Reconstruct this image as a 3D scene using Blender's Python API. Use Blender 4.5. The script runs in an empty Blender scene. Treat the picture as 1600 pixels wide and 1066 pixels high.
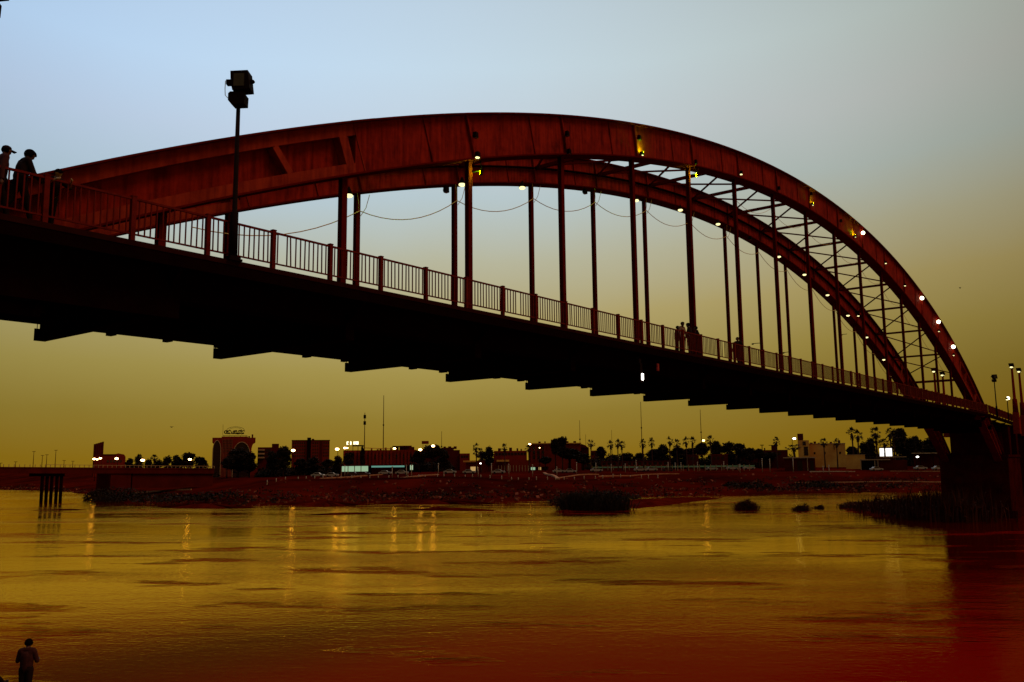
import bpy, math, random
import numpy as np
from mathutils import Vector, Matrix

random.seed(7); np.random.seed(7)
SC = bpy.context.scene
COL = SC.collection
PI = math.pi

# ------------------------------------------------------------------ camera
# bridge frame: X along the bridge, Y across it (away from the viewer), Z up, water at 0
ZC = 8.7
CAM = (-21.408, -24.860, ZC)
FPX, YAW, PITCH, ROLL = 1367.24, 0.906632, 0.140315, -0.010309
F = Vector((math.sin(YAW)*math.cos(PITCH), math.cos(YAW)*math.cos(PITCH), math.sin(PITCH)))
R0 = Vector((math.cos(YAW), -math.sin(YAW), 0)); U0 = R0.cross(F)
R = R0*math.cos(ROLL)+U0*math.sin(ROLL); U = U0*math.cos(ROLL)-R0*math.sin(ROLL)
cd = bpy.data.cameras.new('camera'); cam = bpy.data.objects.new('camera', cd); COL.objects.link(cam)
cam.matrix_world = Matrix(((R.x, U.x, -F.x, CAM[0]), (R.y, U.y, -F.y, CAM[1]), (R.z, U.z, -F.z, CAM[2]), (0, 0, 0, 1)))
cd.sensor_width = 36; cd.lens = 36*FPX/1600; cd.clip_start = 0.1; cd.clip_end = 12000
SC.camera = cam

# ------------------------------------------------------------------ sky, added fill lamp, exposure
def lin(r, g, b):
    return tuple(((c/255)/12.92 if c/255 <= .04045 else ((c/255+.055)/1.055)**2.4) for c in (r, g, b))
W = bpy.data.worlds.new('World'); SC.world = W; W.use_nodes = True
nt = W.node_tree; N = nt.nodes; L = nt.links
bg = N['Background']
tc = N.new('ShaderNodeTexCoord')
LOBE = YAW - math.radians(8)
def vdot(vec):
    n = N.new('ShaderNodeVectorMath'); n.operation = 'DOT_PRODUCT'
    L.new(tc.outputs['Generated'], n.inputs[0]); n.inputs[1].default_value = vec
    return n.outputs['Value']
def vmath(op, a, b=None, c=None, clamp=False):
    n = N.new('ShaderNodeMath'); n.operation = op; n.use_clamp = clamp
    for i, v in enumerate((a, b, c)):
        if v is None: continue
        if isinstance(v, (int, float)): n.inputs[i].default_value = v
        else: L.new(v, n.inputs[i])
    return n.outputs[0]
el = vdot((0, 0, 1))
lobe = vdot((math.sin(LOBE), math.cos(LOBE), 0))
shift = vmath('MULTIPLY', vmath('SUBTRACT', lobe, 1.0), 0.20)
nz = N.new('ShaderNodeTexNoise'); nz.inputs['Scale'].default_value = 2.2; nz.inputs['Detail'].default_value = 7
L.new(tc.outputs['Generated'], nz.inputs['Vector'])
cl = vmath('MULTIPLY', vmath('SUBTRACT', nz.outputs['Fac'], .5), .06)
e2 = vmath('ADD', vmath('ADD', el, shift), cl)
ramp = N.new('ShaderNodeValToRGB'); L.new(e2, ramp.inputs['Fac'])
stops = [(0.0, (140, 108, 22)), (.05, (146, 123, 48)), (.10, (163, 144, 74)), (.16, (180, 165, 110)), (.22, (187, 186, 160)),
         (.28, (190, 206, 209)), (.34, (206, 219, 229)), (.40, (212, 233, 246)), (.6, (206, 226, 246)), (1, (184, 208, 238))]
cr = ramp.color_ramp
while len(cr.elements) < len(stops): cr.elements.new(.5)
for e, (p, c) in zip(cr.elements, stops):
    e.position = p; e.color = lin(*c)+(1,)
dim = vmath('MAXIMUM', vmath('MULTIPLY_ADD', vmath('SUBTRACT', lobe, 1.0), 1.6, 1.0), .40)
mx = N.new('ShaderNodeVectorMath'); mx.operation = 'SCALE'
L.new(ramp.outputs['Color'], mx.inputs[0]); L.new(dim, mx.inputs['Scale'])
# the upper sky turns from clear blue on the left to grey on the right
side = vmath('MULTIPLY', vdot((math.cos(YAW), -math.sin(YAW), 0)), vmath('MULTIPLY', el, 2.3, None, True))
tv = N.new('ShaderNodeVectorMath'); tv.operation = 'SCALE'; tv.inputs[0].default_value = (.17, -.07, -.50); L.new(side, tv.inputs['Scale'])
ta = N.new('ShaderNodeVectorMath'); ta.operation = 'ADD'; ta.inputs[1].default_value = (1, 1, 1); L.new(tv.outputs[0], ta.inputs[0])
tm = N.new('ShaderNodeVectorMath'); tm.operation = 'MULTIPLY'; L.new(mx.outputs[0], tm.inputs[0]); L.new(ta.outputs[0], tm.inputs[1])
L.new(tm.outputs[0], bg.inputs['Color']); bg.inputs['Strength'].default_value = 1.0

sl = bpy.data.lights.new('dusk_fill', 'SUN'); sl.energy = 0.95; sl.angle = math.radians(28); sl.color = (1, .50, .30)  # added soft warm fill from the viewer's side; dusk has no direct sun
so = bpy.data.objects.new('dusk_fill', sl); COL.objects.link(so)
so.rotation_euler = Vector((.30, -.72, 1.1)).to_track_quat('Z', 'Y').to_euler()

SC.view_settings.view_transform = 'Standard'; SC.view_settings.look = 'None'
SC.view_settings.exposure = 0.0; SC.view_settings.gamma = 1.0; SC.view_settings.use_curve_mapping = False
SC.cycles.use_denoising = True
SC.cycles.max_bounces = 6; SC.cycles.diffuse_bounces = 2; SC.cycles.glossy_bounces = 3
SC.cycles.sample_clamp_indirect = 4.0

# ------------------------------------------------------------------ helpers
def ray(u, v):
    return F*FPX + R*(u-800) - U*(v-533)
def pt(u, v, d):
    r = ray(u, v); h = math.hypot(r.x, r.y)
    return Vector(CAM) + r*(d/h)
def onY(u, v, Y):
    r = ray(u, v); return Vector(CAM) + r*((Y-CAM[1])/r.y)
def onZ(u, v, Z):
    r = ray(u, v); return Vector(CAM) + r*((Z-CAM[2])/r.z)

class MB:
    def __init__(s): s.v = []; s.f = []
    def add(s, vs, fs):
        o = len(s.v); s.v += [tuple(p) for p in vs]; s.f += [tuple(i+o for i in f) for f in fs]; return s
    def box(s, x0, x1, y0, y1, z0, z1):
        return s.add([(x0,y0,z0),(x1,y0,z0),(x1,y1,z0),(x0,y1,z0),(x0,y0,z1),(x1,y0,z1),(x1,y1,z1),(x0,y1,z1)],
                     [(0,3,2,1),(4,5,6,7),(0,1,5,4),(1,2,6,5),(2,3,7,6),(3,0,4,7)])
    def obox(s, c, ax, ay, az):     # oriented box: centre + half-axis vectors
        c, ax, ay, az = map(Vector, (c, ax, ay, az))
        vs = [c+a*ax+b*ay+d*az for d in (-1,1) for a, b in ((-1,-1),(1,-1),(1,1),(-1,1))]
        return s.add(vs, [(0,3,2,1),(4,5,6,7),(0,1,5,4),(1,2,6,5),(2,3,7,6),(3,0,4,7)])
    def bar(s, a, b, w, h=None, up=(0,0,1)):
        a, b = Vector(a), Vector(b); d = b-a; h = h or w
        up = Vector(up); sd = d.cross(up)
        if sd.length < 1e-5: sd = d.cross(Vector((1,0,0)))
        sd.normalize(); u2 = sd.cross(d).normalized()
        return s.obox((a+b)/2, d/2, sd*w/2, u2*h/2)
    def tube(s, pts, r, n=8, cap=True):
        pts = [Vector(p) for p in pts]; m = len(pts); rs = r if isinstance(r, (list, tuple)) else [r]*m
        vs = []; ref = None
        for i, p in enumerate(pts):
            t = (pts[min(i+1, m-1)]-pts[max(i-1, 0)]).normalized()
            if ref is None:
                ref = t.cross(Vector((0,0,1)) if abs(t.z) < .9 else Vector((1,0,0))).normalized()
            a = (ref - t*ref.dot(t)).normalized(); b = t.cross(a); ref = a
            for k in range(n):
                q = 2*PI*k/n; vs.append(p+(a*math.cos(q)+b*math.sin(q))*rs[i])
        fs = [(i*n+k, i*n+(k+1)%n, (i+1)*n+(k+1)%n, (i+1)*n+k) for i in range(m-1) for k in range(n)]
        if cap: fs += [tuple(range(n))[::-1], tuple((m-1)*n+k for k in range(n))]
        return s.add(vs, fs)
    def ell(s, c, rx, ry, rz, n=10, m=7):
        vs = [(c[0], c[1], c[2]-rz)]
        for i in range(1, m):
            a = -PI/2+PI*i/m
            for k in range(n):
                q = 2*PI*k/n
                vs.append((c[0]+rx*math.cos(a)*math.cos(q), c[1]+ry*math.cos(a)*math.sin(q), c[2]+rz*math.sin(a)))
        vs.append((c[0], c[1], c[2]+rz)); T = len(vs)-1
        fs = [(0, 1+(k+1)%n, 1+k) for k in range(n)]
        for i in range(m-2):
            fs += [(1+i*n+k, 1+i*n+(k+1)%n, 1+(i+1)*n+(k+1)%n, 1+(i+1)*n+k) for k in range(n)]
        fs += [(T, 1+(m-2)*n+k, 1+(m-2)*n+(k+1)%n) for k in range(n)]
        return s.add(vs, fs)
    def prism(s, poly, y0, y1, axis='y'):   # polygon in XZ extruded along Y
        n = len(poly)
        if axis == 'y': vs = [(x, y0, z) for x, z in poly]+[(x, y1, z) for x, z in poly]
        elif axis == 'x': vs = [(y0, x, z) for x, z in poly]+[(y1, x, z) for x, z in poly]
        else: vs = [(x, z, y0) for x, z in poly]+[(x, z, y1) for x, z in poly]
        return s.add(vs, [tuple(range(n)), tuple(range(n, 2*n))[::-1]]+[(i, i+n, (i+1) % n+n, (i+1) % n) for i in range(n)])
    def strip(s, xs, zb, zt, y0, y1):       # swept box between two curves
        vs = []
        for x in xs: vs += [(x, y0, zb(x)), (x, y1, zb(x)), (x, y1, zt(x)), (x, y0, zt(x))]
        m = len(xs); fs = [(0,1,2,3), tuple((m-1)*4+k for k in (3,2,1,0))]
        for i in range(m-1):
            for k in range(4): fs.append((i*4+k, (i+1)*4+k, (i+1)*4+(k+1) % 4, i*4+(k+1) % 4))
        return s.add(vs, fs)
    def mesh(s, name, off=(0,0,0), smooth=False):
        m = bpy.data.meshes.new(name)
        v = np.array(s.v, float)-np.array(off, float) if s.v else np.zeros((0, 3))
        m.from_pydata(v.tolist(), [], s.f); m.validate(); m.update()
        bm_fix(m)
        if smooth: m.polygons.foreach_set('use_smooth', [True]*len(m.polygons))
        return m
import bmesh
def bm_fix(m):
    if len(m.polygons) > 4000: return
    b = bmesh.new(); b.from_mesh(m); bmesh.ops.recalc_face_normals(b, faces=b.faces); b.to_mesh(m); b.free()

def link(name, mesh, mat, parent=None, loc=None):
    o = bpy.data.objects.new(name, mesh)
    if mat is not None and mesh is not None and not mesh.materials: mesh.materials.append(mat)
    COL.objects.link(o)
    if parent: o.parent = parent
    if loc is not None: o.location = loc
    return o
def base_of(o):
    p = Vector((0, 0, 0))
    while o: p += o.location; o = o.parent
    return p
def part(parent, name, mb, mat, smooth=False, label=None):
    o = link(name, mb.mesh(name, base_of(parent), smooth), mat, parent)
    if label: o['label'] = label
    return o
def copy_part(src, parent, loc, rot=None, scale=None):
    o = src.copy(); COL.objects.link(o); o.parent = parent; o.location = loc
    if rot is not None: o.rotation_euler = rot
    if scale is not None: o.scale = scale
    return o
def tag(o, label, cat, group=None):
    o['label'] = label; o['category'] = cat
    if group: o['group'] = group
    return o
def thing(name, label, cat, loc=(0,0,0), group=None, rotz=0):
    o = bpy.data.objects.new(name, None); COL.objects.link(o); o.location = loc; o.rotation_euler = (0, 0, rotz)
    o.empty_display_size = .3
    return tag(o, label, cat, group)
def single(name, label, cat, mb, mat, group=None, loc=(0,0,0), smooth=False):
    o = link(name, mb.mesh(name, loc, smooth), mat, None, loc); return tag(o, label, cat, group)
def structure(name, mb_or_mesh, mat, smooth=False):
    m = mb_or_mesh.mesh(name, (0,0,0), smooth) if isinstance(mb_or_mesh, MB) else mb_or_mesh
    o = link(name, m, mat); o['kind'] = 'structure'; return o
def copy_tree(root, loc, rotz=0, scale=None, label=None, group=None):
    r = root.copy(); COL.objects.link(r); r.location = loc; r.rotation_euler = (0, 0, rotz)
    if scale: r.scale = scale
    if label: r['label'] = label
    if group: r['group'] = group
    for ch in root.children:
        c = ch.copy(); COL.objects.link(c); c.parent = r
        for g in ch.children:
            d = g.copy(); COL.objects.link(d); d.parent = c
    return r

# ------------------------------------------------------------------ materials
def mat(name, col, rough=.7, var=.35, scale=1.5, metal=0.0, bump=0.0, col2=None, spec=.3, stretch=None, detail=5, streak=0, pos=(.33, .68)):
    m = bpy.data.materials.new(name); m.use_nodes = True
    n = m.node_tree.nodes; l = m.node_tree.links; b = n['Principled BSDF']
    b.inputs['Roughness'].default_value = rough; b.inputs['Metallic'].default_value = metal
    b.inputs['Specular IOR Level'].default_value = spec
    t = n.new('ShaderNodeTexCoord'); x = n.new('ShaderNodeTexNoise')
    x.inputs['Scale'].default_value = scale; x.inputs['Detail'].default_value = detail; x.inputs['Roughness'].default_value = .65
    if stretch:
        mp = n.new('ShaderNodeMapping'); mp.inputs['Scale'].default_value = stretch
        l.new(t.outputs['Object'], mp.inputs['Vector']); l.new(mp.outputs[0], x.inputs['Vector'])
    else: l.new(t.outputs['Object'], x.inputs['Vector'])
    r = n.new('ShaderNodeValToRGB'); r.color_ramp.elements[0].position = pos[0]; r.color_ramp.elements[1].position = pos[1]
    fac = x.outputs['Fac']
    if streak:
        mp2 = n.new('ShaderNodeMapping'); mp2.inputs['Scale'].default_value = (3.2, 3.2, .35); l.new(t.outputs['Object'], mp2.inputs['Vector'])
        x2 = n.new('ShaderNodeTexNoise'); x2.inputs['Scale'].default_value = 1.6; x2.inputs['Detail'].default_value = 8; l.new(mp2.outputs[0], x2.inputs['Vector'])
        mm = n.new('ShaderNodeMix'); mm.inputs[0].default_value = streak; l.new(fac, mm.inputs[2]); l.new(x2.outputs['Fac'], mm.inputs[3]); fac = mm.outputs[0]
    c2 = col2 or tuple(c*(1-var) for c in col)
    r.color_ramp.elements[0].color = tuple(c2)+(1,); r.color_ramp.elements[1].color = tuple(col)+(1,)
    l.new(fac, r.inputs['Fac']); l.new(r.outputs['Color'], b.inputs['Base Color'])
    if bump:
        bp = n.new('ShaderNodeBump'); bp.inputs['Strength'].default_value = bump; bp.inputs['Distance'].default_value = .05
        l.new(x.outputs['Fac'], bp.inputs['Height']); l.new(bp.outputs[0], b.inputs['Normal'])
    return m
def glow(name, col, s):
    m = bpy.data.materials.new(name); m.use_nodes = True
    b = m.node_tree.nodes['Principled BSDF']; b.inputs['Base Color'].default_value = (.6, .6, .6, 1)
    b.inputs['Emission Color'].default_value = tuple(col)+(1,); b.inputs['Emission Strength'].default_value = s
    return m
M = {}
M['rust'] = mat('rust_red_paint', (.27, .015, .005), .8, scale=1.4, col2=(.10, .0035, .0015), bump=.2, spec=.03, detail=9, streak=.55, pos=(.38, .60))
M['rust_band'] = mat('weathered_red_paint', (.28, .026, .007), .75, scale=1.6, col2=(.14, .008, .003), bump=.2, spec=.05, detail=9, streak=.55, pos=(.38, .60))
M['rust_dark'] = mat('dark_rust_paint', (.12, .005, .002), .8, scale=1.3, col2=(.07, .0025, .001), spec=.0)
M['rail'] = mat('railing_red_paint', (.15, .008, .003), .6, scale=4, col2=(.08, .004, .0015), spec=.05)
M['black_steel'] = mat('shade_black_steel', (.008, .0015, .001), .95, scale=2, spec=.0)  # near-black colour stands in for the shade under the deck
M['deck'] = mat('shade_black_concrete', (.010, .002, .0015), .95, scale=1, spec=.0)  # colour darkened to hold the shade of the deck underside
M['walk'] = mat('walkway_asphalt', (.03, .006, .004), .9, scale=3, spec=.0)
M['pier'] = mat('pier_concrete', (.050, .004, .002), .9, scale=.5, col2=(.020, .002, .001), bump=.3, spec=.0)
M['black'] = mat('black_paint', (.010, .003, .002), .8, scale=5, spec=.03)
M['cable'] = mat('yellow_lit_cable', (.80, .60, .22), .6, scale=3)  # yellow lamplight on the cable is put into this colour
M['bulb'] = glow('lamp_glass_lit', (1.0, .88, .40), 1.6)
M['bulb_bright'] = glow('lamp_glass_bright', (1.0, .97, .62), 7)
M['flood_yellow'] = glow('flood_lens_yellow', (.14, 1.0, .0), 1300)
M['street'] = glow('sodium_lamp_glass', (1.0, .56, .22), 15)
M['cool'] = glow('white_lamp_glass', (1.0, .95, .85), 5)
M['glass_off'] = mat('dark_lamp_glass', (.05, .04, .03), .2, scale=4)
M['earth'] = mat('bank_earth', (.080, .0042, .001), .95, scale=.045, col2=(.018, .0015, .0008), bump=.6, spec=.0, stretch=(1, 1, 3), detail=9)
M['mud'] = mat('wet_mud', (.09, .006, .0015), .95, scale=.25, col2=(.03, .002, .001), bump=.4, spec=.0)
M['leaf'] = mat('dark_foliage', (.022, .012, .004), .8, scale=.6, col2=(.010, .005, .002), spec=.05)
M['leaf_red'] = mat('dry_foliage', (.060, .012, .004), .8, scale=.6, col2=(.02, .006, .002), spec=.05)
M['palm'] = mat('palm_foliage', (.024, .012, .004), .7, scale=.8, col2=(.012, .006, .003), spec=.05)
M['bark'] = mat('bark', (.05, .02, .012), .9, scale=2, spec=.05)
M['b_red'] = mat('red_brick_wall', (.20, .018, .006), .9, scale=.25, col2=(.13, .010, .004), spec=.0)
M['b_dark'] = mat('dark_brick_wall', (.085, .008, .004), .9, scale=.25, col2=(.05, .005, .003), spec=.0)
M['b_tan'] = mat('tan_plaster_wall', (.66, .34, .06), .9, scale=.16, col2=(.46, .17, .03), spec=.0)
M['b_trim'] = mat('pale_trim', (.42, .25, .12), .85, scale=.6, spec=.05)
M['b_pilaster'] = mat('brick_pilaster', (.25, .06, .025), .85, scale=.6, spec=.05)
M['window'] = mat('dark_window_glass', (.025, .008, .006), .25, scale=1)
M['fence'] = mat('green_fence_paint', (.22, .40, .20), .8, scale=2, var=.3)
M['white'] = mat('white_paint', (.42, .32, .20), .7, scale=2, var=.2)
M['white_body'] = mat('white_car_paint', (.32, .25, .18), .35, scale=2, var=.1)
M['dark_body'] = mat('dark_car_paint', (.07, .02, .014), .35, scale=2, var=.1)
M['tyre'] = mat('tyre_rubber', (.012, .008, .007), .9, scale=8)
M['path'] = mat('pale_path', (.40, .18, .08), .9, scale=.8, var=.4, spec=.05)
M['shop'] = glow('shop_interior_glow', (.62, 1.0, .62), .42)
M['shop_teal'] = glow('shop_canopy_glow', (.35, .95, .75), .28)
M['shop_warm'] = glow('shop_warm_glow', (1.0, .62, .20), .42)
M['sign_lit'] = glow('lit_sign_face', (1.0, .92, .60), 2.2)
M['facade_lit'] = glow('glowing_facade', (1.0, .96, .88), 1.6)  # the wall itself emits, in place of light thrown on it
M['cloth_dark'] = mat('dark_cloth', (.018, .008, .007), .9, scale=12, spec=.05)
M['cloth_grey'] = mat('grey_shirt', (.06, .018, .016), .9, scale=12, spec=.05)
M['cloth_pale'] = mat('pale_shirt', (.22, .13, .08), .9, scale=12, spec=.05)
M['skin'] = mat('skin', (.10, .035, .02), .6, scale=20, var=.1)
M['skin_pale'] = mat('lit_skin', (.32, .20, .08), .6, scale=20, var=.1)
M['hair'] = mat('black_hair', (.006, .003, .003), .9, scale=20, spec=.0)
M['flood_bracket'] = mat('galvanised_bracket', (.5, .42, .12), .6, scale=6)
M['rock'] = mat('bank_rock', (.24, .06, .03), .95, scale=1.2, var=.6, spec=.0)
M['red_box'] = mat('red_enamel', (.30, .012, .02), .5, scale=6)

def water_mat():
    """silty red-brown river: Fresnel mix of a muddy body and a tinted surface reflection"""
    m = bpy.data.materials.new('muddy_river_water'); m.use_nodes = True
    n = m.node_tree.nodes; l = m.node_tree.links; n.remove(n['Principled BSDF']); out = n['Material Output']
    t = n.new('ShaderNodeTexCoord')
    def noise(sc, stretch, det, rot=0):
        mp = n.new('ShaderNodeMapping'); mp.vector_type = 'TEXTURE'; mp.inputs['Scale'].default_value = tuple(1/q for q in stretch); mp.inputs['Rotation'].default_value = (0, 0, rot)
        l.new(t.outputs['Object'], mp.inputs['Vector'])
        x = n.new('ShaderNodeTexNoise'); x.inputs['Scale'].default_value = sc; x.inputs['Detail'].default_value = det
        l.new(mp.outputs[0], x.inputs['Vector']); return x.outputs['Fac']
    def mth(op, p, q, clamp=False):
        x = n.new('ShaderNodeMath'); x.operation = op; x.use_clamp = clamp
        for i, v in enumerate((p, q)):
            if isinstance(v, (int, float)): x.inputs[i].default_value = v
            else: l.new(v, x.inputs[i])
        return x.outputs[0]
    ang = -YAW      # ripples and current lines run along the bank-to-bank view
    a = noise(.55, (.40, 1, 1), 5, ang); c = noise(3.2, (.7, 1, 1), 6, ang-.15); d = noise(.034, (.30, 1, 1), 7, ang-.05); e = noise(.16, (.34, 1, 1), 8, ang-.08)
    patch = mth('MULTIPLY', mth('SUBTRACT', d, .46), 6.0, True)                 # wind-ruffled patches
    lines = mth('MULTIPLY', mth('SUBTRACT', e, .55), 9.0, True)               # current lines
    g = noise(.9, (.30, 1, 1), 6, ang-.1)                                       # breaks the lines into ragged dashes
    lines = mth('MULTIPLY', lines, mth('MULTIPLY', mth('SUBTRACT', g, .40), 5.0, True))
    amp = mth('ADD', mth('ADD', mth('MULTIPLY', patch, 1.5), mth('MULTIPLY', lines, 2.6)), .46)
    h = mth('MULTIPLY', mth('ADD', mth('MULTIPLY', a, .050), mth('MULTIPLY', c, .034)), amp)
    bp = n.new('ShaderNodeBump'); bp.inputs['Strength'].default_value = 1.0; bp.inputs['Distance'].default_value = 1.0
    l.new(h, bp.inputs['Height'])
    def fresnel(ior):
        fr = n.new('ShaderNodeFresnel'); fr.inputs['IOR'].default_value = ior; l.new(bp.outputs[0], fr.inputs['Normal']); return fr.outputs[0]
    fac = mth('ADD', mth('MULTIPLY', fresnel(.9906), .85), mth('MULTIPLY', fresnel(1.05), .15))
    df = n.new('ShaderNodeBsdfDiffuse'); df.inputs['Color'].default_value = (.185, .0013, .0003, 1); l.new(bp.outputs[0], df.inputs['Normal'])
    gl = n.new('ShaderNodeBsdfGlossy'); gl.inputs['Color'].default_value = (1.0, .68, .11, 1); l.new(bp.outputs[0], gl.inputs['Normal'])
    l.new(mth('ADD', mth('MULTIPLY', patch, .04), .04), gl.inputs['Roughness'])
    mx = n.new('ShaderNodeMixShader'); l.new(fac, mx.inputs[0]); l.new(df.outputs[0], mx.inputs[1]); l.new(gl.outputs[0], mx.inputs[2])
    l.new(mx.outputs[0], out.inputs['Surface']); return m
M['water'] = water_mat()

# ------------------------------------------------------------------ ground: water, far bank, near bank
wm = MB(); wm.add([(-2500, -5000, 0), (6000, -5000, 0), (6000, 6000, 0), (-2500, 6000, 0)], [(0, 1, 2, 3)])
structure('river_water', wm, M['water'])

SHORE = [(900, 3000), (330, 1000), (190, 560), (150, 401), (145, 332), (112, 226), (97, 188), (95, 162), (101, 146), (111, 146), (123, 136),
         (128, 124), (142, 106), (160, 97), (180, 90), (194, 80), (229, 58), (256, 34), (280, 5), (300, -60), (330, -300), (600, -1800), (900, -3000)]
SH = np.array(SHORE, float)
def shore_dist(P):
    P = np.asarray(P, float); best = np.full(len(P), 1e9)
    for a, b in zip(SH[:-1], SH[1:]):
        ab = b-a; t = np.clip(((P-a)@ab)/(ab@ab), 0, 1); q = a+t[:, None]*ab
        best = np.minimum(best, np.hypot(*(P-q).T))
    poly = np.vstack([SH, [[9000, -3000], [9000, 3000]]]); ins = np.zeros(len(P), bool); j = len(poly)-1
    for i in range(len(poly)):
        xi, yi = poly[i]; xj, yj = poly[j]
        c = ((yi > P[:, 1]) != (yj > P[:, 1])) & (P[:, 0] < (xj-xi)*(P[:, 1]-yi)/(yj-yi+1e-12)+xi)
        ins ^= c; j = i
    return np.where(ins, best, -best)
def wob(x, y):
    return (np.sin(x*.13+1.3*np.sin(y*.07))+np.sin(y*.17+x*.05)+.6*np.sin(x*.31+y*.23))*.33
def ground_z(P):
    P = np.asarray(P, float).reshape(-1, 2); s = shore_dist(P)+3.0*wob(P[:, 0], P[:, 1])
    z = np.interp(s, [-60, -6, 0, 4, 14, 27, 38, 60, 95, 140, 2000], [-3, -.8, 0, .6, 1.7, 3.1, 4.9, 5.3, 6.3, 6.7, 7.0])
    return z + .28*wob(P[:, 0]*1.9, P[:, 1]*1.7)*np.clip(s/15, 0, 1)*np.clip((120-s)/60, .12, 1)
def gz(x, y): return float(ground_z([(x, y)])[0])
gx = np.concatenate([np.arange(76, 420, 3.0), np.linspace(424, 700, 40), np.geomspace(720, 7000, 16)])
gy = np.concatenate([-np.geomspace(2900, 260, 14), np.arange(-240, 520, 3.6), np.geomspace(540, 2950, 16)])
GX, GY = np.meshgrid(gx, gy); PP = np.stack([GX.ravel(), GY.ravel()], 1); ZZ = ground_z(PP)
nx = len(gx); ny = len(gy); vv = np.column_stack([PP, ZZ])
fi = (np.arange(ny-1)[:, None]*nx+np.arange(nx-1)[None]).ravel()
keep = (ZZ.reshape(ny, nx)[:-1, :-1].ravel() > -2.5) | (ZZ.reshape(ny, nx)[1:, 1:].ravel() > -2.5)
fi = fi[keep]; faces = np.stack([fi, fi+1, fi+1+nx, fi+nx], 1)
gm = bpy.data.meshes.new('far_bank'); gm.from_pydata(vv.tolist(), [], faces.tolist()); gm.update()
gm.polygons.foreach_set('use_smooth', [True]*len(gm.polygons))
structure('far_bank', gm, M['earth'])

def shore_d(u):
    return float(np.interp(u, [-200, 0, 100, 180, 220, 300, 400, 450, 560, 640, 800, 1000, 1100, 1300, 1480, 1700],
                           [520, 459, 394, 281, 241, 217, 209, 216, 216, 211, 207, 228, 240, 264, 283, 300]))
def gp(u, d):      # ground point on the ray through column u at horizontal distance d
    p = pt(u, 728, d); return Vector((p.x, p.y, gz(p.x, p.y)))
def px(d): return d/FPX        # metres per photo pixel (approx) at that distance

def mound(name, outline, h, m, seed):
    rnd = random.Random(seed); cx = sum(p[0] for p in outline)/len(outline); cy = sum(p[1] for p in outline)/len(outline)
    mb = MB(); K = 6; pts = []
    dense = []
    for i in range(len(outline)):
        a = Vector(outline[i]); b = Vector(outline[(i+1) % len(outline)])
        for t in range(6):
            q = a.lerp(b, t/6); dense.append(q+Vector((rnd.uniform(-.5, .5), rnd.uniform(-.5, .5))))
    n = len(dense)
    for k in range(K):
        f = 1-k/K; z = -.35+(h+.35)*(1-f**1.6)
        for q in dense: pts.append((cx+(q.x-cx)*f, cy+(q.y-cy)*f, z+rnd.uniform(-.07, .07)))
    pts.append((cx, cy, h))
    fs = [(k*n+i, k*n+(i+1) % n, (k+1)*n+(i+1) % n, (k+1)*n+i) for k in range(K-1) for i in range(n)]
    fs += [((K-1)*n+i, (K-1)*n+(i+1) % n, K*n) for i in range(n)]
    mb.add(pts, fs); return structure(name, mb, m, True)
mound('sandbar', [(119, 73), (124, 61), (140, 62), (160, 65), (178, 67), (192, 70), (190, 77), (172, 80), (150, 84), (132, 82)], .9, M['mud'], 1)
mound('mud_bar', [(102, 104), (106, 92), (109, 79), (114, 80), (112, 95), (107, 106)], .45, M['mud'], 2)
mound('reed_island', [(117, 3), (124, -1), (140, 8), (153, 27), (150, 33), (138, 27), (122, 15)], .7, M['mud'], 3)

for i, (ua, va, ub, vb, w, h) in enumerate(((425, 806, 645, 801, 1.9, .22), (415, 790, 600, 789, 3.2, .9), (560, 788, 800, 786.5, 2.6, .8), (225, 793, 420, 794, 3.0, .9), (20, 798, 170, 796, 2.5, .2), (860, 800, 905, 799, 2.2, .3))):
    a = onZ(ua, va, 0); b_ = onZ(ub, vb, 0); dd = (b_-a).normalized(); sd = Vector((-dd.y, dd.x, 0)); rnd = random.Random(40+i)
    top = [a.lerp(b_, t/7)+sd*(w*math.sin(PI*(t+.4)/7.8)*rnd.uniform(.6, 1.2)) for t in range(8)]; bot = [a.lerp(b_, t/7)-sd*(w*math.sin(PI*(t+.4)/7.8)*rnd.uniform(.6, 1.2)) for t in range(7, -1, -1)]
    mound('mud_bar', [(p.x, p.y) for p in top+bot], h, M['mud'], 60+i)
nb = MB()
nb.prism([(-8.7, -1), (-8.7, 1.93), (-14, 1.96), (-19, 4.6), (-20.5, 6.9), (-60, 7.2), (-60, -1)], -160, 90)
structure('near_bank', nb, M['mud'])

# ------------------------------------------------------------------ the arch bridge
S = 7.3; WR = 7.39; XC = 53.0
DECK = ZC+6.45
def poly(c, x): return (((c[0]*x+c[1])*x+c[2])*x+c[3])*x+c[4]
def zb(x): return ZC+.05+poly((2.276e-8, -3.372e-6, -3.5856e-3, .38923, 10.925), x)
def zt(x): return ZC-.13+poly((-7.338e-8, 1.5661e-5, -4.49987e-3, .396315, 13.0952), x)
def dzb(x): return (zb(x+.05)-zb(x-.05))/.1
def deck_z(x): return DECK - (max(0, x-118)*.028)
XL, XR = -26.0, 132.0
NH = range(-1, 16)
bridge = thing('arch_bridge', 'long rust red steel tied arch bridge crossing the river', 'bridge', (0, 0, DECK))

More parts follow.
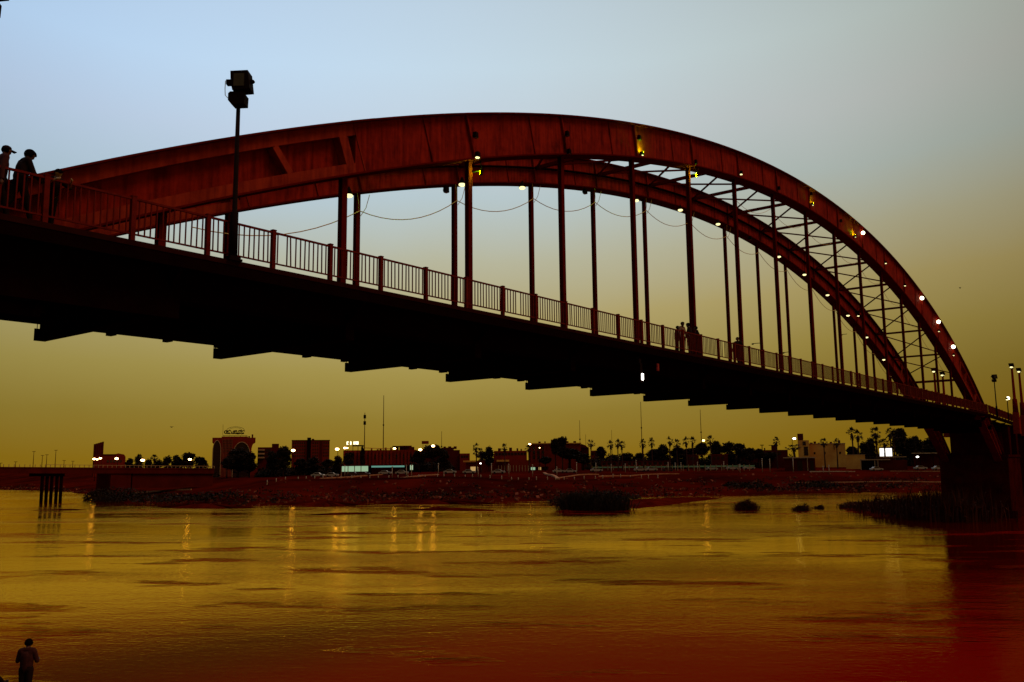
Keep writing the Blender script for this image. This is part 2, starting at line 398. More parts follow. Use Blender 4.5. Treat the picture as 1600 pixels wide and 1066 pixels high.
def rib(Y, inner):
    # main plates between the portal frames, recessed web outside them
    mid = list(np.linspace(.25, 106, 118)); left = list(np.linspace(XL, .25, 26)); right = list(np.linspace(106, XR, 26))
    mb = MB(); mb.strip(mid, zb, zt, Y-.40, Y+.40)
    for seg in (left, right): mb.strip(seg, lambda x: zb(x)+.02, lambda x: zt(x)-.02, Y-.03, Y+.03)
    r = part(bridge, 'arch_rib', mb, M['rust'])
    allx = left+mid[1:]+right[1:]
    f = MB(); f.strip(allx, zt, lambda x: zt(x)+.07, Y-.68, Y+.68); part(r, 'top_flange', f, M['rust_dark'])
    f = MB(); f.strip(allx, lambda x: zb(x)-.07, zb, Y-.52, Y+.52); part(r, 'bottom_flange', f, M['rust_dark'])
    for seg in (left[:-1]+[.245], [106.005]+right[1:]):
        for y0, y1 in ((Y-.41, Y-.38), (Y+.38, Y+.41)):
            f = MB(); f.strip(seg, lambda x: zt(x)-.48, lambda x: zt(x)-.002, y0, y1); part(r, 'cover_band', f, M['rust_band'])
            f = MB(); f.strip(seg, lambda x: zb(x)+.002, lambda x: zb(x)+.40, y0, y1); part(r, 'cover_band', f, M['rust_band'])
    # horizontal return plates that close the bands back to the web
    for seg in (left[:-1]+[.245], [106.005]+right[1:]):
        for s0, s1 in ((Y-.378, Y-.032), (Y+.032, Y+.378)):
            f = MB(); f.strip(seg, lambda x: zt(x)-.479, lambda x: zt(x)-.44, s0, s1)
            f.strip(seg, lambda x: zb(x)+.36, lambda x: zb(x)+.399, s0, s1); part(r, 'band_return', f, M['rust'])
    def stiff(x, w, proud, m, name, y_in=.41, z0=.0, z1=.0):
        sl = dzb(x); d = zt(x)-zb(x); xt = x-sl*d*.85
        for sgn in (-1, 1):
            a0 = Vector((x, 0, zb(x)+.01+z0)); a1 = Vector((xt, 0, zt(xt)-.01-z1)); t = (a1-a0); n = Vector((t.z, 0, -t.x)).normalized()*w/2
            y0 = Y+sgn*y_in; y1 = Y+sgn*proud
            q = MB(); q.add([a0-n+Vector((0, y, 0)) for y in (y0, y1)]+[a0+n+Vector((0, y, 0)) for y in (y1, y0)] +
                            [a1-n+Vector((0, y, 0)) for y in (y0, y1)]+[a1+n+Vector((0, y, 0)) for y in (y1, y0)],
                            [(0,1,2,3), (7,6,5,4), (0,4,5,1), (1,5,6,2), (2,6,7,3), (3,7,4,0)])
            part(r, name, q, m)
    for n in NH:
        if 0 < n*S < 106: stiff(n*S-.1, .10, .53, M['rust'], 'stiffener')
        if 0 < (n+.62)*S < 105: stiff((n+.62)*S, .05, .46, M['rust'], 'seam_plate')
    for x in (-2.75, 109, 114.6, 120.2): stiff(x, .26, .408, M['rust_band'], 'stiffener', .031, .39, .47)
    for x in (.12, 106.1): stiff(x, .42, .415, M['rust_band'], 'end_plate', .031)
    stiff(.75, .04, .43, M['rust_band'], 'splice_plate')
    # splice plates lying on the top flange
    for x in (.6, 15.2, 29.8, 44.4, 59, 73.6, 88.2, 102.8):
        q = MB(); q.strip([x-.6, x, x+.6], lambda v: zt(v)+.071, lambda v: zt(v)+.12, Y-.45, Y+.45); part(r, 'splice_plate', q, M['rust'])
    # horizontal shelf plate on the inner side, where the bracing lands
    q = MB(); sg = 1 if inner > 0 else -1
    zm = lambda x: (zb(x)+zt(x))/2
    xs = list(np.linspace(.4, 105.9, 100)); y0, y1 = sorted((Y+sg*.402, Y+sg*.62))
    q.strip(xs, lambda x: zm(x)-.05, lambda x: zm(x)+.03, y0, y1); part(r, 'shelf_plate', q, M['black_steel'])
    return r
near_rib = rib(0.0, 1); near_rib['label'] = 'nearer of the two red arch ribs'
far_rib = rib(WR, -1); far_rib['label'] = 'farther of the two red arch ribs'

for Y in (0.0, WR):
    for n in NH:
        x = n*S; h0 = DECK-.02; h1 = zb(x)-.07
        if h1-h0 < .3: continue
        mb = MB()
        w = .125
        mb.box(x-w, x+w, Y-.12, Y-.085, h0, h1); mb.box(x-w, x+w, Y+.085, Y+.12, h0, h1); mb.box(x-.03, x+.03, Y-.085, Y+.085, h0, h1)
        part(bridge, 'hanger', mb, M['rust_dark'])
zm = lambda x: (zb(x)+zt(x))/2
for n in range(0, 15):
    x = n*S
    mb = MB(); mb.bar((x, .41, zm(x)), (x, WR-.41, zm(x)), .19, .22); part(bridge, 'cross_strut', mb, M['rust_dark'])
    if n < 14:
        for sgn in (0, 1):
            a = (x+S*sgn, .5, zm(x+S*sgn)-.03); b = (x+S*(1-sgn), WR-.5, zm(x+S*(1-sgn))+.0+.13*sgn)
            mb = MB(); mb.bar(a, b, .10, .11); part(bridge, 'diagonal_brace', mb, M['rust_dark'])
x = 14.75*S
mb = MB(); mb.bar((x, .3, zb(x)+.5), (x, WR-.3, zb(x)+.5), .2, .3); part(bridge, 'cross_strut', mb, M['rust_dark'])
for sgn in (0, 1):
    xa, xb = (14*S, x) if sgn else (x, 14*S)
    mb = MB(); mb.bar((xa, .5, zm(xa)-.2+.16*sgn), (xb, WR-.5, zm(xb)-.2+.16*sgn), .10, .11); part(bridge, 'diagonal_brace', mb, M['rust_dark'])

XA, XB = -46.0, 172.0
dx = [XA, -9, 60, 118, 130, 142, 155, XB]
def dstrip(y0, y1, a, b, x0=XA, x1=XB):
    xs = [x0]+[q for q in dx if x0 < q < x1]+[x1]
    return MB().strip(xs, lambda q: deck_z(q)+a, lambda q: deck_z(q)+b, y0, y1)
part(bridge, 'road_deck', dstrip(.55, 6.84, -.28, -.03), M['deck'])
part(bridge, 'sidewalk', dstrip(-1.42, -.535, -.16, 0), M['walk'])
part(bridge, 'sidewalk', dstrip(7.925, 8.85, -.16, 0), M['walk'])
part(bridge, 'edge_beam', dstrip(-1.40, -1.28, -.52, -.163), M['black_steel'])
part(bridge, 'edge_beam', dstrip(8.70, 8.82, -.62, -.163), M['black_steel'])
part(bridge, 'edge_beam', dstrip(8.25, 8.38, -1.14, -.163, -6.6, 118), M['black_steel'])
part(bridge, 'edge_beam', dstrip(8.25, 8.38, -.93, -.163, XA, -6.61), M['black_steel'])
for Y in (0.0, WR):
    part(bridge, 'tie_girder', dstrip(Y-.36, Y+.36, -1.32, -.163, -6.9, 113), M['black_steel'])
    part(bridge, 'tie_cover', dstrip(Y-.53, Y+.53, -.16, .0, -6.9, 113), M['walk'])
part(bridge, 'dark_cover_plate', dstrip(-.66, -.60, -1.95, -.163, XA, -6.95), M['black_steel'])  # black sheet added so the rib foot below the deck stays dark
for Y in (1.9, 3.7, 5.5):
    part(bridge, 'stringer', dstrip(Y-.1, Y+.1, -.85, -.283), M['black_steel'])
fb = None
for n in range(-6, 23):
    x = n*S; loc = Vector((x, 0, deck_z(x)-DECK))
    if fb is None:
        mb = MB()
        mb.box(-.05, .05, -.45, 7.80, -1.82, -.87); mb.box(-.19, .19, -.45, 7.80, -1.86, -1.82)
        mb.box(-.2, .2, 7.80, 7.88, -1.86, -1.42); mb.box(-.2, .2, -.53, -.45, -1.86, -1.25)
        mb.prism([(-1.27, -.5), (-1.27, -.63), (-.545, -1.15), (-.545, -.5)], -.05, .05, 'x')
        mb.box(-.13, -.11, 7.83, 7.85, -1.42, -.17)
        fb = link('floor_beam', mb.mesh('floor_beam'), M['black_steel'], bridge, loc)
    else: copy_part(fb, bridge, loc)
# service pipe hung under the far walkway
pm = MB(); pm.tube([(XA, 8.95, DECK-.95), (118, 8.95, DECK-.95)], .13, 10)
pipe = part(bridge, 'service_pipe', pm, M['black_steel'], True)
cp = None
for k in range(-14, 48):
    loc = Vector((k*2.433+.75, 8.95, DECK-.95))-base_of(bridge)
    if cp is None:
        q = MB(); q.box(-.11, .11, -.22, .22, -.25, -.131); q.box(-.02, .02, .14, .17, -.13, .55); q.box(-.02, .02, -.17, -.14, -.13, .55)
        cp = link('pipe_clamp', q.mesh('pipe_clamp'), M['black_steel'], pipe, loc)
    else: copy_part(cp, pipe, loc)

# piers: arch legs land on these
def pier(x0, x1, top):
    mb = MB(); c = (x0+x1)/2
    mb.prism([(x0-.6, -2), (x0, top), (x1, top), (x1+.6, -2)], -1.3, 8.3)
    p = part(bridge, 'pier', mb, M['pier'])
    q = MB(); q.box(x0-.9, x1+.9, -2.0, 9.0, -2, 1.1); part(p, 'footing', q, M['pier'])
    q = MB(); q.box(x0+2.2, x1-.6, .4, 7.0, top+.002, deck_z(c)-.9); part(p, 'pier_wall', q, M['pier'])
    q = MB(); q.box(x0-.1, x1+.1, -1.45, 8.45, top+.001, top+.35); part(p, 'cap', q, M['pier'])
    for i, xx in enumerate((x0+3.6, x1-.9)):
        q = MB(); q.prism([(xx-.6, top+.35), (xx-1.0, deck_z(c)-.55), (xx+1.0, deck_z(c)-.55), (xx+.6, top+.35)], -1.25, -.35)
        part(p, 'column', q, M['pier'])
    q = MB(); q.box(x0+1.2, x1+1.5, -1.3, 8.7, deck_z(c)-.885, deck_z(c)-.56) ; part(p, 'cross_head', q, M['deck'])
    return p
pier(130.6, 141.5, ZC+.4)
pier(-37, -25.5, ZC+.4)
q = MB(); q.box(160, 172, -1.8, 9.2, -2, ZC+5.2); part(bridge, 'abutment', q, M['pier'])
# pedestals and lamp columns at the far end
def lamp_glass(mb, c, r): mb.ell(c, r, r, r*.8)
gate = None
for i, (X, Y) in enumerate(((137.5, -1.9), (144.5, -1.9), (136.5, 9.35), (142.5, 9.35))):
    lab = ['left lamp column of the near pair at the far end of the bridge railing', 'right lamp column of the near pair at the far end of the bridge railing',
           'left lamp column of the farther pair seen through the foot of the arch', 'right lamp column of the farther pair seen through the foot of the arch'][i]
    loc = (X, Y, deck_z(X))
    if gate is None:
        gate = thing('lamp_column', lab, 'lamp column', loc, 'tall lamp columns at the bridge end')
        mb = MB(); mb.box(-.75, .75, -.45, .45, -1.9, .6); mb.box(-.55, .55, -.4, .4, .6, 1.5); pd = link('pedestal', mb.mesh('pedestal'), M['b_red'], gate)
        mb = MB(); mb.tube([(0, 0, 1.5), (0, 0, 3.6), (0, 0, 3.65), (0, 0, 8.5)], [.42, .34, .22, .16], 10); link('shaft', mb.mesh('shaft', smooth=True), M['rust_dark'], gate)
        mb = MB(); mb.box(-.55, .55, -.3, .3, 8.75, 9.15); mb.box(-.3, .3, -.2, .2, 8.5, 8.75); mb.box(-.62, -.1, -.34, .34, 9.05, 9.3); hd = link('lamp_head', mb.mesh('lamp_head'), M['black'], gate)
        mb = MB(); mb.ell((-.36, 0, 8.68), .26, .22, .14); mb.ell((.36, 0, 8.68), .26, .22, .14); link('lens', mb.mesh('lens', smooth=True), M['bulb'], hd)
    else: copy_tree(gate, loc, 0, None, lab)

# ------------------------------------------------------------------ railing
rl = thing('bridge_railing', 'rust red railing with thin balusters along the near walkway', 'railing', (0, -1.2, DECK))
xs = [XA, 118, 130, 142, 155, XB]
for nm, a, b, w in (('top_rail', 1.24, 1.30, .035), ('bottom_rail', .205, .25, .028)):
    mb = MB(); mb.strip(xs, lambda q: deck_z(q)+a, lambda q: deck_z(q)+b, -1.2-w, -1.2+w); part(rl, nm, mb, M['rail'])
rq = random.Random(77); P0 = None; B0 = None; rest = MB(); nb_ = 0; step = S/3
order = []
for k in range(-18, 70):
    x = (k+.36)*step; dz = deck_z(x)-DECK
    if P0 is None:
        mb = MB(); mb.box(-.068, .068, -.068, .068, 0, 1.33); mb.box(-.078, .078, -.078, .078, 1.33, 1.36); P0 = link('post', mb.mesh('post'), M['rail'], rl, (x, 0, dz))
        mb = MB(); mb.box(-.017, .017, -.017, .017, .25, 1.24); bmesh_b = mb.mesh('baluster')
    else: copy_part(P0, rl, (x, 0, dz), (rq.gauss(0, .004), rq.gauss(0, .004), 0))
    for j in range(1, 13):
        xx = x+step*j/13; dz = deck_z(xx)-DECK
        if rq.random() < .012: continue
        if -7 <= k < 18: o = link('baluster', bmesh_b, M['rail'], rl, (xx+rq.gauss(0, .006), 0, dz)); o.rotation_euler = (0, rq.gauss(0, .006)*(4 if rq.random() < .06 else 1), 0); nb_ += 1
        else: rest.box(xx-.017, xx+.017, -1.217, -1.183, DECK+dz+.25, DECK+dz+1.24)
o = part(rl, 'baluster_row', rest, M['rail']); o['kind'] = 'stuff'

# ------------------------------------------------------------------ floodlight posts on the railing line
def flood_post(X, lab, lit=False):
    z = deck_z(X)
    t = thing('floodlight_post', lab, 'lamp post', (X, -1.38, z), 'floodlight posts on the bridge railing')
    mb = MB(); mb.box(X-.24, X+.24, -1.38-.16, -1.38+.16, z-.02, z+.05); mb.box(X-.19, X+.19, -1.52, -1.24, z+.05, z+.13); part(t, 'base_plate', mb, M['black'])
    mb = MB(); mb.tube([(X, -1.38, z+.13), (X, -1.38, z+1.55), (X, -1.38, z+1.58), (X, -1.38, z+5.1)], [.135, .125, .082, .066], 10); part(t, 'pole', mb, M['black'], True)
    c = z+5.1; Y = -1.38
    ca, sa = math.cos(-.92), math.sin(-.92)
    def trn(m_):
        m_.v = [(X+(x-X)*ca-(y-Y)*sa, Y+(x-X)*sa+(y-Y)*ca, z_) for x, y, z_ in m_.v]; return m_
    mb = MB()   # ballast box with a cut lower corner
    mb.prism([(X-.16, c), (X+.25, c+.01), (X+.26, c+.34), (X+.2, c+.42), (X-.22, c+.42), (X-.28, c+.36), (X-.28, c+.13)], Y-.2, Y+.2)
    part(t, 'ballast_box', trn(mb), M['black'])
    mb = MB()   # big lantern, splayed
    mb.prism([(X-.14, c+.46), (X+.42, c+.50), (X+.34, c+1.12), (X-.22, c+1.10), (X-.20, c+.72)], Y-.24, Y+.24)
    mb.prism([(X-.05, c+.4), (X+.2, c+.4), (X+.2, c+.5), (X-.05, c+.5)], Y-.1, Y+.1)
    h = part(t, 'lamp_head', trn(mb), M['black'])
    mb = MB(); mb.box(X-.40, X-.16, Y-.09, Y+.09, c+.72, c+.88); part(h, 'junction_arm', trn(mb), M['black'])
    mb = MB(); mb.tube([(X+.36, Y, c+.82), (X+.46, Y, c+.82), (X+.50, Y, c+.80)], [.08, .07, .03], 8); part(h, 'knob', trn(mb), M['black'])
    mb = MB(); mb.box(X-.1, X+.24, Y-.262, Y-.243, c+.58, c+1.0); part(h, 'lens', trn(mb), M['glass_off'])
    mb = MB(); mb.tube([(X-.38, Y, c+.88), (X-.45, Y, c+.87), (X-.455, Y, c+.6), (X-.44, Y, c+.38), (X-.36, Y, c+.29), (X-.27, Y, c+.25)], .012, 6); part(t, 'feed_cable', trn(mb), M['cable'])
    return t
flood_post(-5.62, 'tall black floodlight post standing on the railing in front of the arch')
flood_post(-13.12, 'floodlight post at the left photo edge, only a corner of its head in view')
flood_post(124.3, 'small distant floodlight post on the railing just right of the arch foot')
X = 134.0; z = deck_z(X)
t = thing('bridge_lamp', 'short lit lamp post on the railing left of the two lamp columns', 'lamp post', (X, -1.38, z))
mb = MB(); mb.tube([(X, -1.38, z), (X, -1.38, z+3.3)], [.09, .06], 8); part(t, 'pole', mb, M['black'], True)
mb = MB(); mb.box(X-.45, X+.3, -1.5, -1.26, z+3.3, z+3.6); hd = part(t, 'lamp_head', mb, M['black'])
mb = MB(); mb.ell((X+.42, -1.45, z+3.5), .26, .26, .24); part(hd, 'lens', mb, M['bulb_bright'], True)
mb = MB(); mb.ell((X-.3, -1.4, z+3.24), .2, .15, .1); part(hd, 'lens', mb, M['bulb'], True)

# ------------------------------------------------------------------ lamps on the arch ribs
ORD = ['first', 'second', 'third', 'fourth', 'fifth', 'sixth', 'seventh', 'eighth', 'ninth', 'tenth', 'eleventh', 'twelfth', 'thirteenth', 'fourteenth', 'fifteenth', 'sixteenth', 'seventeenth', 'eighteenth']
def rib_lamp(u, v, Y, kind, lab, size=.2):
    p = onY(u, v, Y); t = thing('rib_lamp', lab, 'floodlight', p, 'lamps fixed to the arch ribs')
    s = size; w = 1 if Y < 3 else 1
    mb = MB()
    if kind in ('box', 'boxlit'):
        mb.prism([(p.x-s*.7, p.z-s*.8), (p.x+s*.8, p.z-s), (p.x+s*.7, p.z+s*.8), (p.x-s*.6, p.z+s)], p.y-s*.7, p.y+s*.7)
        mb.box(p.x-s*.12, p.x+s*.12, p.y+s*.6, p.y+s*1.3, p.z-s*.2, p.z+s*.2)
        h = part(t, 'housing', mb, M['black'])
        q = MB(); q.box(p.x-s*.6, p.x+s*.7, p.y-s*.6, p.y+s*.6, p.z-s*1.12, p.z-s*1.01) if kind == 'box' else q.ell((p.x, p.y, p.z-s*1.02), s*.85, s*.75, s*.32)
        part(h, 'lens', q, M['glass_off'] if kind == 'box' else M['bulb'], kind != 'box')
    elif kind == 'hang':      # hooded lamp hanging under a rib
        mb.tube([(p.x, p.y, p.z+s*2.2), (p.x, p.y, p.z+s*.9), (p.x, p.y, p.z+.02)], [s*.2, s*.75, s*1.15], 10)
        h = part(t, 'hood', mb, M['black'], True)
        q = MB(); q.ell((p.x, p.y, p.z-s*.15), s*1.05, s*1.05, s*.55); part(h, 'lens', q, M['bulb'], True)
    elif kind == 'bright':
        mb.box(p.x-s*.3, p.x+s*.3, p.y+s*.9, p.y+s*1.8, p.z-s*.5, p.z+s*.5); h = part(t, 'housing', mb, M['black'])
        q = MB(); q.ell((p.x, p.y, p.z), s, s, s); part(h, 'lens', q, M['bulb_bright'], True)
    elif kind == 'uplight':   # box floodlight shining up along the web and the stiffener
        mb.box(p.x-s*.8, p.x+s*.8, p.y-s*.6, p.y+s*.6, p.z-s*.7, p.z+s*.6); h = part(t, 'housing', mb, M['black'])
        q = MB(); q.obox((p.x, p.y, p.z+s*.64), (s*.65, 0, s*.05), (0, s*.5, -s*.02), (0, 0, s*.02)); part(h, 'lens', q, M['flood_yellow'])
        q = MB(); q.ell((p.x+s*.2, p.y-s*.2, p.z-s*.72), s*.6, s*.4, s*.2); part(h, 'pilot_lens', q, M['bulb'], True)
        q = MB(); q.box(p.x-s*.15, p.x+s*.15, p.y+s*.605, -.402, p.z-s*.2, p.z+s*.2); part(h, 'bracket', q, M['black'])
    return t
NEAR = [(743, 211, 'box', 'unlit box lamp high on the near rib by its first tall hanger'), (746, 242, 'boxlit', 'box lamp at the lower edge of the near rib by its first tall hanger'),
        (886, 209, 'box', 'unlit box lamp high on the near rib by its second tall hanger'), (889, 237, 'box', 'unlit box lamp at the lower edge of the near rib by its second tall hanger'),
        (999, 215, 'box', 'dark box lamp in front of the brightest yellow patch on the near rib'), (1003, 240, 'uplight', 'small box lamp under the yellow washed patch on the near rib'),
        (1087, 253, 'box', 'unlit box lamp beside the top of the hanger washed yellow'), (1158, 270, 'boxlit', 'lit box lamp on the near rib where the cross bracing starts to open'),
        (1217, 294, 'box', 'dark box lamp on the near rib between two lit ones'), (1267.5, 303, 'box', 'dark box lamp in front of the narrow yellow strip on the near rib'),
        (1269.5, 319, 'uplight', 'lit lamp just below the narrow yellow strip on the near rib'), (1314, 345, 'box', 'unlit lamp left of the brightest lamp on the near rib'),
        (1336, 369, 'uplight', 'floodlight making the yellow green patch beside the brightest lamp'), (1348.5, 364, 'bright', 'brightest round lamp on the near rib'),
        (1384, 410, 'boxlit', 'first lit lamp below the brightest one on the near rib'), (1414, 445, 'boxlit', 'second lit lamp below the brightest one on the near rib'),
        (1440.6, 466, 'bright', 'round bright lamp on the outer edge of the near rib, uppermost of three'), (1466.5, 503, 'bright', 'round bright lamp on the outer edge of the near rib, middle of three'),
        (1467, 516.5, 'boxlit', 'lit lamp just under the middle edge lamp of the near rib'), (1489.6, 542, 'bright', 'round bright lamp on the outer edge of the near rib, lowest of three'),
        (1490, 554, 'boxlit', 'lit lamp just under the lowest edge lamp of the near rib')]
for u, v, k, lab in NEAR:
    d = (onY(u, v, -.7)-Vector(CAM)).length
    rib_lamp(u, v, -.57 if k == 'uplight' else -.60, k, lab, {'bright': 2.6*d/FPX, 'uplight': .14}.get(k, max(.13, 2.0*d/FPX*.75)))
for n, lab in ((1, 'small floodlight washing the top of the first tall near hanger yellow'), (4, 'small floodlight washing the top of a near hanger yellow under the cross bracing')):
    X = n*S+.30; Y = -.50; Z = zb(n*S)-.62
    t = thing('hanger_floodlight', lab, 'floodlight', (X, Y, Z), 'lamps fixed to the arch ribs')
    fw = Vector((-.5, .85, .1)).normalized(); sd = Vector((.85, .5, 0)).normalized(); up = fw.cross(sd)*-1; C_ = Vector((X, Y, Z))
    mb = MB(); mb.obox(C_, fw*.05, sd*.09, up*.10); h = part(t, 'housing', mb, M['black'])
    q = MB(); q.obox(C_+fw*.058, fw*.006, sd*.06, up*.08); part(h, 'lens', q, M['flood_yellow'])
    q = MB(); q.bar((X+.05, Y, Z+.1), (X+.05, Y+.1, Z+.60), .04); q.bar((X+.05, Y, Z+.1), (n*S+.12, -.1, Z+.05), .04); part(h, 'bracket', q, M['black'])
HANG_N = [(1331, 383), (1397, 446.5), (1451, 518.5)]
for i, (u, v) in enumerate(HANG_N):
    rib_lamp(u, v, .75, 'hang', ['uppermost', 'middle', 'lowest'][i]+' hooded lamp hanging on the inner side of the near rib', .24)
FAR = [(545, 305, 'hang'), (722, 288, 'hang'), (697, 296, 'box'), (816, 293, 'hang'), (914, 299, 'box'), (994, 313, 'hang'), (1063, 328, 'hang'), (1122, 350, 'hang'), (1172, 372, 'box'),
       (1217, 401, 'hang'), (1257, 429, 'hang'), (1293, 461, 'hang'), (1325, 493, 'hang'), (1341, 491.5, 'boxlit'), (1354, 527, 'hang'), (1381, 562, 'hang')]
for i, (u, v, k) in enumerate(FAR):
    rib_lamp(u, v, WR-.75, k, ('unlit box lamp' if k == 'box' else 'lit lamp' if k == 'boxlit' else 'lit hooded lamp')+' under the far rib, %s from the left along it' % ORD[i], .17 if k == 'box' else .19)

def cable(name, lab, anchors, sag, r=.022, wires=()):
    mb = MB()
    for a, b in zip(anchors[:-1], anchors[1:]):
        a, b = Vector(a), Vector(b)
        pts = [a.lerp(b, t/10)-Vector((0, 0, sag*4*(t/10)*(1-t/10))) for t in range(11)]
        mb.tube(pts, r, 5, False)
    for a, b in wires: mb.tube([a, Vector(a).lerp(Vector(b), .5)+Vector((.06, 0, -.12)), b], r*.7, 5, False)
    return single(name, lab, 'cable', mb, M['cable'], loc=anchors[0])
A = [(-2.0+0, WR-.45, zb(-2)-.4)]+[(n*S, WR-.2, zb(n*S)-1.0) for n in range(1, 15)]
cable('lamp_cable', 'thin pale cable sagging from hanger to hanger under the far rib', A, .75, .024,
      [((n*S+q*.42, WR-.45, zb(n*S)-.12), (n*S+q*.06, WR-.2, zb(n*S)-1.0-.25*(q > 0))) for n in range(1, 8) for q in (-1, 1)])
A = [(n*S, .2, zb(n*S)-1.2) for n in range(5, 15)]
cable('lamp_cable', 'thin cable sagging between the near hangers below the cross bracing', A, .8, .016)
# lead wires that drop from the far lamps onto the cable
# small arm lamps on the far hangers
for i, (u0, u1, v) in enumerate(((1176, 1190, 537), (1224, 1233, 551), (1315, 1323, 523))):
    a = onY(u0, v, WR-.1); b = onY(u1, v-1, WR-.1)
    t = thing('arm_lamp', 'short dark lamp arm sticking out from a far hanger, %s of three from the left' % ORD[i], 'lamp arm', b, 'lamp arms on the far hangers')
    mb = MB(); mb.bar(a, b, .06); part(t, 'arm', mb, M['black'])
    mb = MB(); mb.ell((a.x, a.y, a.z-.05), .16, .1, .07); part(t, 'lamp_head', mb, M['black'], True)
# lamp and red box below the walkway
p = onY(1004, 589, -1.46)
t = thing('tube_lamp', 'white lit tube lamp fixed below the walkway under the group of people', 'lamp', p)
mb = MB(); mb.box(p.x-.12, p.x+.12, p.y+.06, p.y+.12, p.z-.3, p.z+.75); mb.box(p.x-.12, p.x+.12, p.y+.12, p.y+.2, p.z+.55, p.z+1.0); hd = part(t, 'housing', mb, M['black'])
mb = MB(); mb.tube([(p.x, p.y, p.z-.19), (p.x, p.y, p.z-.15), (p.x, p.y, p.z+.15), (p.x, p.y, p.z+.19)], [.03, .065, .065, .03], 8); part(hd, 'lens', mb, M['cool'], True)
p = onY(1028, 574, -1.44)
t = thing('red_box', 'small dark red box on the walkway edge beside the tube lamp', 'box', p)
mb = MB(); mb.box(p.x-.1, p.x+.1, p.y-.02, p.y+.035, p.z-.2, p.z+.2); part(t, 'body', mb, M['red_box'])
mb = MB(); mb.box(p.x-.08, p.x+.08, p.y-.035, p.y-.021, p.z-.17, p.z+.17); part(t, 'lid', mb, M['red_box'])

